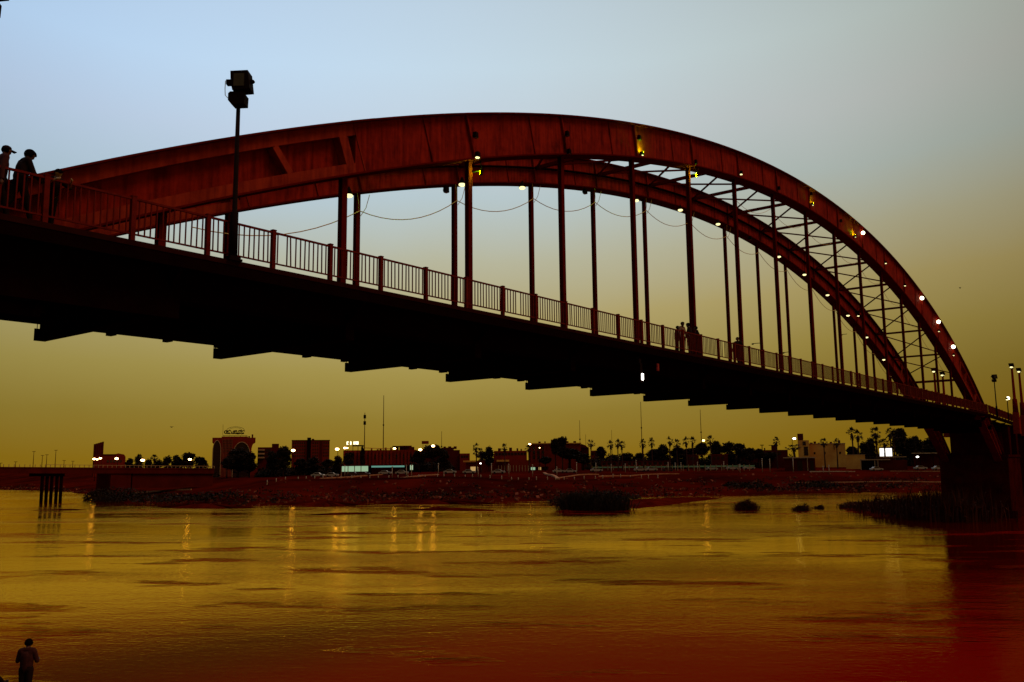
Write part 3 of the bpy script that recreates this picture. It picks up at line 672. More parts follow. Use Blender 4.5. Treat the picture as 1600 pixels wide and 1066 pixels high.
# ------------------------------------------------------------------ people
def capsule(mb, a, b, ra, rb, n=10, sx=1.0):
    a, b = Vector(a), Vector(b); d = b-a; Ln = max(d.length, 1e-4); t = d/Ln
    prof = []
    for i in range(4): q = PI/2*(1-i/3.); prof.append((a-t*ra*math.sin(q), max(ra*math.cos(q), .001)))
    prof += [(a.lerp(b, .5), (ra+rb)/2)]
    for i in range(4): q = PI/2*i/3.; prof.append((b+t*rb*math.sin(q), max(rb*math.cos(q), .001)))
    mb.tube([p for p, _ in prof], [r for _, r in prof], n)
def person(lab, loc, rotz, h=1.8, lean=0., head=0., legs=((.1, .1), (-.1, .1)), arms=((.1, .2, .12), (.1, .2, .12)), shirt='cloth_dark', trousers='cloth_dark',
           hair='short', cap=False, seat=False, sleeves=True, vox=.016, group=None):
    k = h/1.8
    segs = []      # (a, b, ra, rb, label)
    pel = Vector((0, 0, 0)); hipw = .095*k; thigh = .43*k; shin = .42*k
    lo = 0; legj = []
    for s, (a, kb) in zip((1, -1), legs):
        hip = pel+Vector((0, s*hipw, -.03*k)); kn = hip+Vector((math.sin(a), 0, -math.cos(a)))*thigh
        an = kn+Vector((math.sin(a-kb), 0, -math.cos(a-kb)))*shin
        fa = (a-kb)*.5 if not seat else 0
        toe = an+Vector((math.cos(fa)*.17*k, s*.02, -.05*k+math.sin(fa)*.10)); heel = an+Vector((-.05*k, 0, -.045*k))
        segs += [(hip, kn, .088*k, .06*k, 'leg'), (kn, an, .058*k, .038*k, 'leg'), (heel, toe, .042*k, .032*k, 'foot'), (an, heel, .04*k, .04*k, 'foot')]
        lo = min(lo, heel.z-.042*k, toe.z-.032*k)
    sp = Vector((math.sin(lean), 0, math.cos(lean))); chest = pel+sp*.36*k; neck = pel+sp*.53*k
    segs += [(pel+Vector((0, .05*k, 0)), pel+Vector((0, -.05*k, 0)), .115*k, .115*k, 'hips'), (pel, chest, .12*k, .135*k, 'torso')]
    for s in (1, -1):
        segs += [(pel+Vector((0, s*.055*k, .03)), chest+Vector((0, s*.07*k, 0)), .095*k, .105*k, 'torso'),
                 (chest+Vector((0, s*.06*k, .02)), neck+Vector((-.01, s*.15*k, -.03*k)), .10*k, .062*k, 'torso')]
    hs = Vector((math.sin(lean+head), 0, math.cos(lean+head))); hc = neck+hs*.155*k+Vector((.03*k, 0, 0)); fwd = Vector((hs.z, 0, -hs.x))
    segs += [(neck-sp*.03, hc-hs*.04*k, .066*k, .058*k, 'neck'),
             (hc+hs*.035*k-fwd*.01*k, hc+hs*.035*k+fwd*.018*k, .098*k, .094*k, 'head'), (hc-hs*.05*k+fwd*.035*k, hc+hs*.02*k+fwd*.03*k, .062*k, .078*k, 'head'),
             (hc-hs*.012*k+fwd*.105*k, hc+hs*.03*k+fwd*.095*k, .018*k, .011*k, 'head'), (hc-hs*.085*k+fwd*.075*k, hc-hs*.075*k+fwd*.05*k, .026*k, .035*k, 'head')]
    for s in (1, -1): segs.append((hc+Vector((0, s*.088*k, 0))-hs*.02*k, hc+Vector((0, s*.092*k, 0))+hs*.03*k, .016*k, .02*k, 'head'))
    for s in (1, -1): segs.append((neck+Vector((-.01, s*.03*k, .0)), neck+Vector((-.01, s*.14*k, -.025*k)), .058*k, .052*k, 'torso'))
    for s, (a, eb, ab) in zip((1, -1), arms):
        sh = neck+Vector((-.01, s*.185*k, -.045*k)); aa = a+lean*.3
        el_ = sh+Vector((math.sin(aa)*math.cos(ab), s*math.sin(ab), -math.cos(aa)*math.cos(ab)))*.30*k
        fa = aa+eb; wr = el_+Vector((math.sin(fa)*math.cos(ab*.5), s*math.sin(ab)*(.6 if eb < .8 else -.9), -math.cos(fa)*math.cos(ab*.5)))*.26*k
        dr = (wr-el_).normalized(); palm = wr+dr*.085*k
        segs += [(sh, el_, .055*k, .043*k, 'arm'), (el_, wr, .041*k, .029*k, 'forearm'), (wr, palm, .026*k, .034*k, 'hand')]
        sd = Vector((0, 1, 0)).cross(dr).normalized(); dn = Vector((0, -s, 0))
        for j, ln in enumerate((.075, .085, .08, .06)):
            b0 = palm+sd*(j-1.5)*.020*k; m = b0+(dr+dn*.15)*ln*.55*k; segs += [(b0, m, .0105*k, .010*k, 'hand'), (m, m+(dr*.8+dn*.6)*ln*.5*k, .010*k, .008*k, 'hand')]
        segs.append((wr+dr*.03*k-sd*.02*k, wr+dr*.075*k-sd*.06*k, .013*k, .010*k, 'hand'))
    off = Vector((0, 0, -lo))
    mb = MB()
    for a, b, ra, rb, l in segs: capsule(mb, a+off, b+off, ra, rb)
    m = mb.mesh('person_body'); tmp = bpy.data.objects.new('tmp', m); COL.objects.link(tmp)
    md = tmp.modifiers.new('r', 'REMESH'); md.mode = 'VOXEL'; md.voxel_size = vox
    md = tmp.modifiers.new('s', 'SMOOTH'); md.iterations = 3; md.factor = .5
    dg = bpy.context.evaluated_depsgraph_get(); me = bpy.data.meshes.new_from_object(tmp.evaluated_get(dg))
    bpy.data.objects.remove(tmp)
    me.name = 'person_body'; me.materials.clear(); me.polygons.foreach_set('use_smooth', [True]*len(me.polygons))
    root = thing('person', lab, 'person', loc, group, rotz)
    link('body', me, M['skin'], root)
    nv = len(me.vertices); V = np.empty(nv*3); me.vertices.foreach_get('co', V); V = V.reshape(-1, 3)
    NN = np.empty(nv*3); me.vertex_normals.foreach_get('vector', NN); NN = NN.reshape(-1, 3)
    best = np.full(nv, 1e9); lb = np.zeros(nv, int); names = [s[4] for s in segs]
    for i, (a, b, ra, rb, l) in enumerate(segs):
        a = np.array(a+off); ab = np.array(b+off)-a; t = np.clip(((V-a)@ab)/(ab@ab+1e-12), 0, 1)
        d = np.linalg.norm(V-(a+t[:, None]*ab), axis=1)-(ra+t*(rb-ra)); s = d < best; best[s] = d[s]; lb[s] = i
    lab_v = np.array(names)[lb]
    F_ = [tuple(p.vertices) for p in me.polygons]
    def shell(nm, sel, o, mt):
        fs = [f for f in F_ if all(sel[i] for i in f)]
        if not fs: return
        ids = sorted({i for f in fs for i in f}); mp = {i: j for j, i in enumerate(ids)}
        q = bpy.data.meshes.new(nm); q.from_pydata((V[ids]+NN[ids]*o).tolist(), [], [tuple(mp[i] for i in f) for f in fs]); q.update()
        q.polygons.foreach_set('use_smooth', [True]*len(q.polygons)); return link(nm, q, mt, root)
    sh = ['torso', 'arm']+(['forearm'] if sleeves else [])
    shell('shirt', np.isin(lab_v, sh), .024, M[shirt]); shell('trousers', np.isin(lab_v, ['leg', 'hips']), .026, M[trousers]); shell('shoes', lab_v == 'foot', .008, M['hair'])
    c = np.array(hc+off); hv = np.array(hs); fv = np.array(fwd); rel = V-c; up_ = rel@hv; fw = rel@fv
    hsel = (lab_v == 'head') & ((up_ > .055*k) | ((fw < .02*k) & (up_ > (-.06*k if hair == 'short' else -.16*k))))
    shell('hair', hsel, .008 if cap else .034 if hair == 'long' else .016, M['hair'])
    if cap:
        q = MB(); cc = Vector(hc+off)+Vector(hs)*.065*k
        q.ell(cc-fwd*.005, .112*k, .10*k, .085*k); a = cc+fwd*.08*k; q.obox(a+fwd*.06*k-hs*.0*k, fwd*.065*k, Vector((0, .06*k, 0)), hs*.008)
        o = link('cap', q.mesh('cap', smooth=True), M['cloth_dark'], root)
    return root
def deck_person(u, Y=-.85): 
    p = onY(u, 300, Y); return (p.x, Y, DECK)
walk1 = ((.38, .12), (-.30, .38)); walk2 = ((-.34, .30), (.34, .10))
person('person in a peaked cap walking at the left edge of the photo behind the railing', (-12.36, -.95, DECK), .05, 2.02, .08, .12, walk1, ((.3, .35, .1), (-.3, .25, .1)), cap=True, shirt='cloth_grey', group='people on the bridge walkway')
person('dark clothed person with thick hair walking head bowed behind the railing', (-11.85, -.90, DECK), .05, 2.10, .17, .24, walk2, ((-.3, .3, .1), (.35, .5, .1)), hair='long', group='people on the bridge walkway')
pp = onY(86, 300, -.70)
o = person('person bent low over the top rail behind the railing post', (pp.x-.05, -.55, DECK), -PI/2, 1.8, .55, .05, ((-.12, .05), (-.05, .05)), ((.75, 1.0, .35), (.65, 1.05, .45)), sleeves=False, group='people on the bridge walkway')
for c in o.children:
    if c.name.startswith('body'): c.data.materials.clear(); c.data.materials.append(M['skin_pale'])
stand = ((.05, .04), (-.06, .05))
for u, hh, rz, shirt, lab, Y in ((1049, 1.74, -PI/2+.3, 'cloth_dark', 'shorter person on the left of the group standing behind the railing', -.55),
                              (1057, 1.96, -PI/2-.2, 'cloth_pale', 'person with a pale collar second from the left in the group on the bridge', -.85),
                              (1069, 2.04, PI/2+.2, 'cloth_dark', 'tall broad dark person in the middle of the group on the bridge', -.85),
                              (1080.5, 1.95, PI/2+.5, 'cloth_dark', 'person at the right of the group standing in front of a thick hanger', -.85)):
    p = deck_person(u, Y)
    person(lab, p, rz, hh, .04, .08, stand, ((.15, .9 if shirt == 'cloth_pale' else .25, .16), (.1, .3, .18)), shirt=shirt, trousers='cloth_grey', vox=.022, group='people on the bridge walkway')
p = deck_person(1142, -.8)
person('person walking alone on the bridge to the right of the group', p, PI+.15, 1.96, .05, .05, ((.30, .1), (-.25, .3)), ((-.3, .2, .22), (.3, .25, .22)), trousers='cloth_grey', vox=.022, group='people on the bridge walkway')
r = ray(44, 998); hpt = Vector(CAM)+r*(30.3/math.hypot(r.x, r.y))
person('person standing on the riverbank at the lower left with arms bent', (hpt.x, hpt.y, 1.95), PI/2-YAW+.1, max(1.6, hpt.z-1.95), .02, .10, ((.04, .03), (-.04, .03)), ((.2, 1.5, .30), (.15, 1.4, .28)), shirt='cloth_grey', sleeves=False)
r = ray(-15, 1043); hpt = Vector(CAM)+r*(29.5/math.hypot(r.x, r.y))
person('crouching person at the lower left corner, only the edge of the head in view', (hpt.x, hpt.y, 1.95), .9, 1.75, .45, .1, ((1.5, 2.2), (1.35, 2.2)), ((.8, .6, .15), (.8, .6, .15)), seat=True)

# ------------------------------------------------------------------ vegetation
def leaf_cloud(lumps, n, size, rnd, flat=.0):
    mb = MB(); tot = sum(r*r for *_, r in lumps)
    for (x, y, z, r) in lumps:
        for _ in range(int(n*r*r/tot)):
            while True:
                d = Vector((rnd.uniform(-1, 1), rnd.uniform(-1, 1), rnd.uniform(-1, 1)))
                if .15 < d.length < 1: break
            d = d.normalized()*(d.length**.45)*r*(1+.22*rnd.gauss(0, 1)); c = Vector((x, y, z))+Vector((d.x, d.y, d.z*.85))
            a = Vector((rnd.gauss(0, 1), rnd.gauss(0, 1), rnd.gauss(0, .7))).normalized(); b = a.cross(Vector((rnd.gauss(0, 1), rnd.gauss(0, 1), rnd.gauss(0, 1)))).normalized()
            s = size*rnd.uniform(.6, 1.4)
            mb.add([c-a*s, c-b*s*.5, c+a*s, c+b*s*.5], [(0, 1, 2, 3)])
    return mb
def tree_proto(i):
    rnd = random.Random(100+i); H = 9.0; th = [3.2, 2.4, 3.8, 2.0][i % 4]; wd = [3.2, 3.9, 2.6, 3.4][i % 4]
    root = thing('broadleaf_tree', 'tree', 'tree')
    mb = MB(); mb.tube([(0, 0, -.5), (.05, 0, th*.6), (.15, .1, th*1.3), (.1, .15, H*.75)], [.3, .24, .17, .06], 7)
    lumps = []
    for k in range(14):
        a = rnd.uniform(0, 2*PI); q = rnd.uniform(.15, 1)*wd*.72; z = th+.8+(H-th-1.6)*rnd.uniform(0, 1)**.8; r = rnd.uniform(.55, 1.45)*(1-.35*(z-th)/(H-th))
        lumps.append((math.cos(a)*q*(1-.4*(z-th)/(H-th)), math.sin(a)*q*(1-.4*(z-th)/(H-th)), z, r))
        if k < 6: mb.tube([(.1, 0, th*rnd.uniform(.8, 1.3)), (lumps[-1][0]*.5, lumps[-1][1]*.5, z*.85), lumps[-1][:3]], [.13, .08, .03], 5)
    lumps.append((0, 0, H-1.5, 1.4)); lumps.append((0, 0, th+1.8, wd*.5))
    link('trunk', mb.mesh('trunk', smooth=True), M['bark'], root)
    link('crown', leaf_cloud(lumps, 2600, .36, rnd).mesh('crown'), M['leaf'], root)
    return root
def palm_proto(i):
    rnd = random.Random(50+i); H = 10.0
    root = thing('fan_palm', 'palm', 'palm tree')
    mb = MB(); bx, by = rnd.uniform(-.3, .3), rnd.uniform(-.3, .3)
    mb.tube([(0, 0, -.5), (0, 0, .6), (bx*.5, by*.5, H*.5), (bx, by, H)], [.42, .3, .22, .2], 8); link('trunk', mb.mesh('trunk', smooth=True), M['bark'], root)
    c = Vector((bx, by, H)); mb = MB()
    for k in range(rnd.randrange(22, 40)):
        az = rnd.uniform(0, 2*PI); e = rnd.uniform(-.85, 1.35); d = Vector((math.cos(az)*math.cos(e), math.sin(az)*math.cos(e), math.sin(e)))
        ln = rnd.uniform(.7, 1.45); s = d.cross(Vector((0, 0, 1))).normalized(); tip = c+d*ln
        n_ = 5; nrm = s.cross(d)
        for j in range(n_):
            q = (j/(n_-1)-.5)*2.2; l2 = .85*math.cos(q*.6)
            e1 = tip+(d*math.cos(q)+s*math.sin(q))*l2+Vector((0, 0, -.25*abs(q)-.12)); w = (s*math.cos(q)-d*math.sin(q))*.16
            mb.add([tip-w*.3, tip+(e1-tip)*.5-w, e1, tip+(e1-tip)*.5+w], [(0, 1, 2, 3)])
        mb.add([c, tip-s*.03, tip+s*.03], [(0, 1, 2)])
    link('crown', mb.mesh('crown'), M['palm'], root)
    mb = MB()
    for k in range(30):
        az = rnd.uniform(0, 2*PI); z0 = rnd.uniform(.2, 1.6); a = c+Vector((math.cos(az)*.2, math.sin(az)*.2, -z0*.5)); b = c+Vector((math.cos(az)*rnd.uniform(.35, .6), math.sin(az)*.5, -z0-.6))
        s = Vector((-math.sin(az), math.cos(az), 0))*.18; mb.add([a-s, a+s, b+s*.6, b-s*.6], [(0, 1, 2, 3)])
    link('dead_skirt', mb.mesh('dead_skirt'), M['bark'], root)
    return root
TP = [tree_proto(i) for i in range(4)]; PPm = [palm_proto(i) for i in range(6)]
used_t = [False]*4; used_p = [False]*6
def put(proto_list, used, i, loc, rot, sc, lab, grp):
    if not used[i]:
        used[i] = True; o = proto_list[i]; o.location = loc; o.rotation_euler = (0, 0, rot); o.scale = sc; o['label'] = lab; o['group'] = grp; return o
    return copy_tree(proto_list[i], loc, rot, sc, lab, grp)
rt = random.Random(3)
def tree(u, vtop, d, wpx, lab, i=None, m=None):
    g = gp(u, d); zt_ = pt(u, vtop, d).z; H = max(zt_-g.z, 2.0); i = rt.randrange(4) if i is None else i
    sw = wpx*px(d)*1.34/6.4
    return put(TP, used_t, i, g, rt.uniform(0, 6), (sw, sw, H/9.1), lab, 'broadleaf trees on the far bank')
def palm(u, vtop, d, lab, wpx=12):
    g = gp(u, d); H = pt(u, vtop, d).z-g.z; i = rt.randrange(6); sw = wpx*px(d)/2.9; 
    return put(PPm, used_p, i, g, rt.uniform(0, 6), (sw, sw, H/11.6), lab, 'palm trees on the far bank')
# (u, top v, width px, label)
TREES = [(202, 716, 14, 'small dark tree just right of the low building with lamps'), (216, 712, 16, 'rounded tree between the low building and the lone small palm'), (232, 717, 14, 'low tree under the lone small palm'),
         (248, 718, 16, 'low dark tree left of the tall clump at the left'), (262, 712, 17, 'left tree of the dark clump left of the arched building'), (276, 711, 16, 'second tree of the dark clump left of the arched building'),
         (294, 706, 24, 'tallest tree of the dark clump left of the arched building'), (312, 713, 18, 'tree at the right end of the clump left of the arched building'),
         (355, 714, 20, 'dark tree covering the foot of the arched building on the left'), (372, 700, 40, 'broad dark tree in front of the arched building'), (390, 706, 24, 'tree covering the right foot of the arched building'),
         (425, 705, 18, 'dark tree right of the building with white balconies'), (443, 697, 24, 'tall dark tree left of the big rectangular block'), (470, 716, 22, 'tree in front of the left part of the big block'),
         (490, 714, 24, 'tree in front of the dark stair tower of the big block'), (512, 717, 20, 'tree at the right foot of the big block'), (528, 712, 16, 'small tree left of the long hall with the bright roof sign'),
         (546, 706, 16, 'tree right below the bright roof sign'), (566, 697, 7, 'small round tree standing beside the bright roof sign'), (655, 703, 22, 'left tree of the pair hiding the end of the long hall'),
         (675, 694, 34, 'broad tree with a tall street lamp before it beside the long hall'), (692, 701, 20, 'tree right of the broad tree at the end of the long hall'), (753, 704, 14, 'tree beside the twin thin palms'),
         (764, 697, 16, 'pointed dark tree with a tiny white lamp at its foot'), (776, 708, 14, 'small tree right of the pointed dark tree'), (812, 706, 18, 'small tree right before the large rectangular building with lit entrance'),
         (852, 713, 22, 'tree over the red canopy of the lit entrance'), (868, 684, 16, 'upright tree rising above the roof of the large rectangular building'), (879, 681, 20, 'tallest tree above the roof of the large rectangular building'),
         (890, 700, 44, 'very broad black tree before the large rectangular building'), (911, 708, 28, 'black tree at the right end of the large rectangular building'),
         (940, 697, 17, 'rounded dark tree right of the lone tall palm'), (958, 710, 20, 'tree below the palm cluster'), (980, 707, 26, 'tree right of the palm cluster'), (1000, 707, 18, 'tree under the single slim palm by a mast'),
         (1022, 701, 26, 'dark tree right of the single slim palm by a mast'), (1037, 694, 20, 'rounded tree in the long dark belt'), (1060, 698, 28, 'broad tree in the long dark belt under two palms'),
         (1082, 699, 24, 'tree in the long dark belt below a pair of palms'), (1098, 691, 24, 'tree with the warm lamp shining at its top'), (1120, 689, 20, 'tree right behind the palm right of the warm lamp'),
         (1141, 690, 26, 'highest rounded tree of the dark belt'), (1157, 692, 22, 'tree right of the highest rounded tree'), (1172, 699, 20, 'low pointed tree near the end of the belt'),
         (1186, 701, 20, 'last low tree before the roof tank'), (1204, 706, 26, 'dark tree in front of the roof tank'),
         (1334, 697, 20, 'tree right of the long tan wall'), (1352, 690, 18, 'tree behind the double palm'), (1362, 684, 16, 'bushy tree left of the bright white facade'),
         (1408, 668, 24, 'tall open tree right of the bright white facade'), (1424, 683, 22, 'tree touching the underside of the bridge'), (1412, 690, 30, 'lower broad tree right of the bright white facade'), (1433, 681, 16, 'rounded tree by the gap of sky under the bridge'),
         (1455, 684, 24, 'tree at the right end beside the bridge leg'), (1445, 694, 30, 'wide low tree above the pale canopy'), (1472, 690, 20, 'tree half hidden by the bridge leg')]
for u, v, w, lab in TREES:
    off = 115 if u > 330 else 150
    if lab.startswith(('tree below', 'tree under')): off = 120
    tree(u, v, shore_d(u)+off+rt.uniform(-6, 6), w, lab)
# dark belt filling between named trunks: far-off hedge mass
PALMS = [(216.5, 710, 'small thick palm left of the warm lamp at the left'), (240, 710, 'lone small palm above the low trees at the left'), (745, 692.5, 'upper of the twin thin palms'), (744, 704, 'lower of the twin thin palms'),
         (752, 700, 'short palm right of the twin thin palms'), (789.5, 693, 'single palm over the low flat roof'), (827, 695, 'palm at the left corner of the large rectangular building'),
         (923, 686.5, 'lone tall palm right of the large rectangular building'), (955, 688, 'left palm of the cluster with pale trunks'), (966, 686, 'middle palm of the cluster with pale trunks'),
         (973, 689, 'right palm of the cluster with pale trunks'), (1005.5, 686.5, 'single slim palm next to a thin mast'), (1019.5, 684.5, 'thick palm right of the single slim palm'), (1046.5, 682, 'tall palm above the dark belt, left of a lower one'),
         (1058, 686.5, 'lower palm right of the tall palm above the dark belt'), (1074, 682.5, 'left palm of the pair before the warm lamp'), (1083.5, 682.5, 'right palm of the pair before the warm lamp'),
         (1112, 680.5, 'palm just right of the warm lamp'), (1215, 683, 'palm behind the roof tank'), (1244, 694, 'spreading palm beside the tan tower'), (1289.5, 685, 'palm over the long tan wall'), (1309, 685.5, 'thin small palm at the right of the tan wall'),
         (1335, 668, 'left palm of the tall double palm'), (1342, 672, 'right palm of the tall double palm'), (1372, 667.5, 'tall palm left of the bright white facade, top touching the bridge'), (1373.5, 681, 'shorter palm left of the bright white facade'),
         (1384, 686, 'small palm over the bright white facade'), (1393.5, 669, 'tall palm right of the bright white facade'), (1399, 674, 'second tall palm right of the bright white facade')]
for u, v, lab in PALMS:
    palm(u, v, shore_d(u)+(98 if u > 330 else 140)+rt.uniform(-4, 4), lab, 20 if u in (1244,) else 14 if u > 1320 else 10.5)

def bush_thing(name, lab, cat, loc, w, dep, h, n, m, rnd, blades=True):
    t = thing(name, lab, cat, loc); mb = MB()
    cl_ = [(rnd.uniform(-.42, .42)*w, rnd.uniform(-.4, .4)*dep, h*rnd.uniform(.45, 1.0), rnd.uniform(.16, .30)*w) for _ in range(9)]
    for _ in range(n):
        cx, cy, ch, cr_ = rnd.choice(cl_); x = cx+rnd.gauss(0, .55)*cr_; y = cy+rnd.gauss(0, .55)*cr_
        hh = ch*max(.2, 1-.35*math.hypot(x-cx, y-cy)/cr_)*rnd.uniform(.5, 1.15); lx = (x-cx)*.6+rnd.gauss(0, .16)*h; ly = (y-cy)*.6+rnd.gauss(0, .16)*h; s = rnd.uniform(.025, .07)
        b = rnd.uniform(0, PI); dxy = Vector((math.cos(b), math.sin(b), 0))*s
        p0 = Vector((x, y, -.2)); p1 = Vector((x+lx*.4, y+ly*.4, hh*.65)); p2 = Vector((x+lx, y+ly, hh))
        mb.add([p0-dxy, p0+dxy, p1+dxy, p2, p1-dxy], [(0, 1, 2, 4), (4, 2, 3)])
    link('foliage', mb.mesh('foliage'), m, t)
    lumps = [(cx, cy, ch*rnd.uniform(.3, .62), ch*rnd.uniform(.25, .42)) for cx, cy, ch, cr_ in cl_]
    link('leaf_mass', leaf_cloud(lumps, int(n*.9), .17, rnd).mesh('leaf_mass'), m, t)
    return t
rb = random.Random(11)
g = onZ(1170, 796, .0); bush_thing('river_bush', 'rounded bush standing alone in the shallow water right of the sandbar', 'bush', (g.x, g.y, .05), 5.6, 3.5, 2.3, 800, M['leaf_red'], rb)
g = onZ(1253, 798, .0); bush_thing('river_bush', 'low bush in the water left of the reed bed', 'bush', (g.x, g.y, .05), 3.2, 2.2, 1.3, 400, M['leaf_red'], rb)
g = onZ(1281, 795, .0); bush_thing('river_bush', 'tiny tuft in the water between the low bush and the reed bed', 'bush', (g.x, g.y, .05), 2.2, 1.4, .9, 250, M['leaf_red'], rb)
for i, (u, v, w, h, lab) in enumerate(((905, 796, 6.5, 4.2, 'left of the three dark shrubs at the near end of the sandbar'), (932, 797, 8, 4.8, 'tallest of the three dark shrubs at the near end of the sandbar'), (960, 797, 6.5, 4.0, 'right of the three dark shrubs at the near end of the sandbar'))):
    g = onZ(u, v, .3); bush_thing('dark_shrub', lab, 'shrub', (g.x+3, g.y+2, .2), w, 6, h, 900, M['leaf'], rb)
# reed bed: a mass nobody could count
mb = MB(); rr = random.Random(5)
for _ in range(5200):
    t_ = rr.random(); c = Vector((119, 4, 0)).lerp(Vector((151, 30, 0)), t_**1.25); wd = 6.5*(1-t_)**.7+1.2
    x = c.x+rr.gauss(0, .33)*wd; y = c.y+rr.gauss(0, .38)*wd
    hh = (5.3*(1-t_)**.75*(.75+.35*math.sin(x*.9)*math.cos(y*.8))+.5)*rr.uniform(.5, 1.0); b = rr.uniform(0, PI); s = Vector((math.cos(b), math.sin(b), 0))*rr.uniform(.04, .10)
    l_ = Vector((rr.gauss(0, .14), rr.gauss(0, .14), 0))*hh; p0 = Vector((x, y, 0)); p1 = p0+l_*.3+Vector((0, 0, hh*.6)); p2 = p0+l_+Vector((0, 0, hh))
    mb.add([p0-s, p0+s, p1+s, p2, p1-s], [(0, 1, 2, 4), (4, 2, 3)])
    if rr.random() < .5:
        q = p1+Vector((rr.gauss(0, .3), rr.gauss(0, .3), rr.uniform(-.8, .5))); a = Vector((rr.gauss(0, 1), rr.gauss(0, 1), rr.gauss(0, 1))).normalized()*.3; b2 = a.cross(Vector((0, .3, 1))).normalized()*.14
        mb.add([q-a, q-b2, q+a, q+b2], [(0, 1, 2, 3)])
o = link('reed_bed', mb.mesh('reed_bed'), M['leaf_red']); o['kind'] = 'stuff'; o['label'] = 'dense dark reed bed in the river left of the bridge pier'
# scrub on the far bank slope and a hedge belt behind the road
mb = MB(); rr = random.Random(21)
def tuft(mb, g, w, h, n, rr, size=.35):
    for _ in range(n):
        a = rr.uniform(0, 2*PI); q = math.sqrt(rr.random()); c = Vector((g.x+math.cos(a)*q*w, g.y+math.sin(a)*q*w, g.z+rr.random()*h*(1-.7*q*q)))
        d = Vector((rr.gauss(0, 1), rr.gauss(0, 1), rr.gauss(0, 1))).normalized(); e = d.cross(Vector((rr.gauss(0, 1), rr.gauss(0, 1), 1))).normalized(); s = size*rr.uniform(.6, 1.4)
        mb.add([c-d*s, c-e*s*.5, c+d*s, c+e*s*.5], [(0, 1, 2, 3)])
for _ in range(420):
    u = rr.uniform(0, 1500); off = rr.choice((rr.uniform(0, 34), rr.uniform(2, 12)))
    g = gp(u, shore_d(u)+off); s = rr.uniform(.5, 1.6); tuft(mb, g, s*1.6, s, int(14*s), rr, .3)
for (u, off, w, h) in ((890, -18, 5, 2.6), (905, -8, 6, 2.6), (930, -14, 7, 3.2), (945, -4, 6, 2.4), (962, -12, 6, 2.8), (160, -30, 5, 3.2), (170, -22, 6, 4.2), (183, -12, 6, 4.4), (196, -4, 6, 3.8), (208, 2, 6, 3.2), (180, 8, 6, 3.5), (165, 14, 5, 3), (270, 12, 9, 2.2), (300, 14, 9, 2.2), (340, 12, 9, 2), (1180, 14, 5, 2.2), (1150, 16, 4, 1.8), (1260, 16, 6, 2), (1285, 15, 5, 2.2)):
    g = gp(u, shore_d(u)+off); g.z = max(g.z, -.1); tuft(mb, g, w, h, 420, rr, .38)
o = link('bank_scrub', mb.mesh('bank_scrub'), M['leaf']); o['kind'] = 'stuff'; o['label'] = 'low dark scrub scattered over the far bank slope'
mb = MB()
for _ in range(1300):
    u = rr.uniform(925, 1235) if rr.random() < .45 else rr.choice((rr.uniform(196, 335), rr.uniform(410, 535), rr.uniform(640, 700), rr.uniform(1330, 1480)))
    d = shore_d(u)+(rr.uniform(118, 140) if u > 330 else rr.uniform(150, 175)); g = gp(u, d); h = rr.uniform(2.4, 4.2) if u < 925 else rr.uniform(3.4, 6.6); tuft(mb, g, 3.0, h, 70, rr, .48)
o = link('hedge_belt', mb.mesh('hedge_belt'), M['leaf']); o['kind'] = 'stuff'; o['label'] = 'dark undergrowth filling the gaps between the trees of the far bank'

# ------------------------------------------------------------------ buildings of the far bank
def frame_at(u0, u1, d):
    a = gp(u0, d); b = gp(u1, d); ex = Vector((b.x-a.x, b.y-a.y, 0)); w = ex.length; ex.normalize(); ey = Vector((-ex.y, ex.x, 0))
    if ey.dot(Vector((F.x, F.y, 0))) < 0: ey = -ey
    return a, ex, ey, w
class Bld:
    """local frame: x along the front (left to right in the photo), y depth away from the river, z up from the ground"""
    def __init__(s, name, lab, u0, u1, d, cat='building', group=None):
        s.a, s.ex, s.ey, s.w = frame_at(u0, u1, d); s.d = d; s.u0 = u0; s.u1 = u1
        s.z0 = min(gz(s.a.x, s.a.y), gp(u1, d).z)-.4; s.root = thing(name, lab, cat, (s.a.x, s.a.y, s.z0), group, math.atan2(s.ex.y, s.ex.x))
        s.k = s.w/(u1-u0)
    def X(s, u): return (u-s.u0)*s.k
    def Z(s, v): return pt((s.u0+s.u1)/2, v, s.d).z-s.z0
    def part(s, name, mb, m, parent=None, smooth=False):
        return link(name, mb.mesh(name, (0,0,0), smooth), m, parent or s.root)
    def box(s, name, u0, u1, v0, v1, y0, y1, m, parent=None):
        z1 = s.Z(v0); z0 = 0 if v1 is None else s.Z(v1)
        return s.part(name, MB().box(s.X(u0), s.X(u1), y0, y1, z0, z1), m, parent)
    def windows(s, wall, us, vs, w, h, m=None, y=0, trim=False):
        me = MB().box(-w/2, w/2, -.05, .12, 0, h).mesh('window'); me.materials.append(m or M['window'])
        for u in us:
            for v in vs:
                o = link('window', me, None, wall); o.location = (s.X(u), y, s.Z(v)-h/2)
D = shore_d; BLS = []
# tower slab and the low building at the left
b = Bld('corner_building', 'low building with a narrow tall slab tower at its left end, three lamps in front', 144, 196, 470)
sl_ = b.box('tower', 144.4, 160, 694.5, None, 4, 8, M['b_dark'])
for i, u in enumerate((144.4, 147.6, 150.7, 153.8, 157)):
    q = MB(); z0 = b.Z(694.5); x0 = b.X(u); x1 = b.X(u+3.1); q.box(x0+.05, x1-.12, 3.75, 3.99, 0, z0-.3); q.prism([(x0, z0), (x1, z0), (x1, z0+.35+i*.28), (x0, z0+.2+i*.28)], 4, 8); b.part('tower_rib', q, M['b_dark'], sl_)
w = b.part('wall', MB().prism([(b.X(146), 0), (b.X(195.5), 0), (b.X(195.5), b.Z(714)), (b.X(193), b.Z(710.5)), (b.X(184), b.Z(708.6)), (b.X(180), b.Z(709.6)), (b.X(146), b.Z(712))], -.5, 14), M['b_red'])
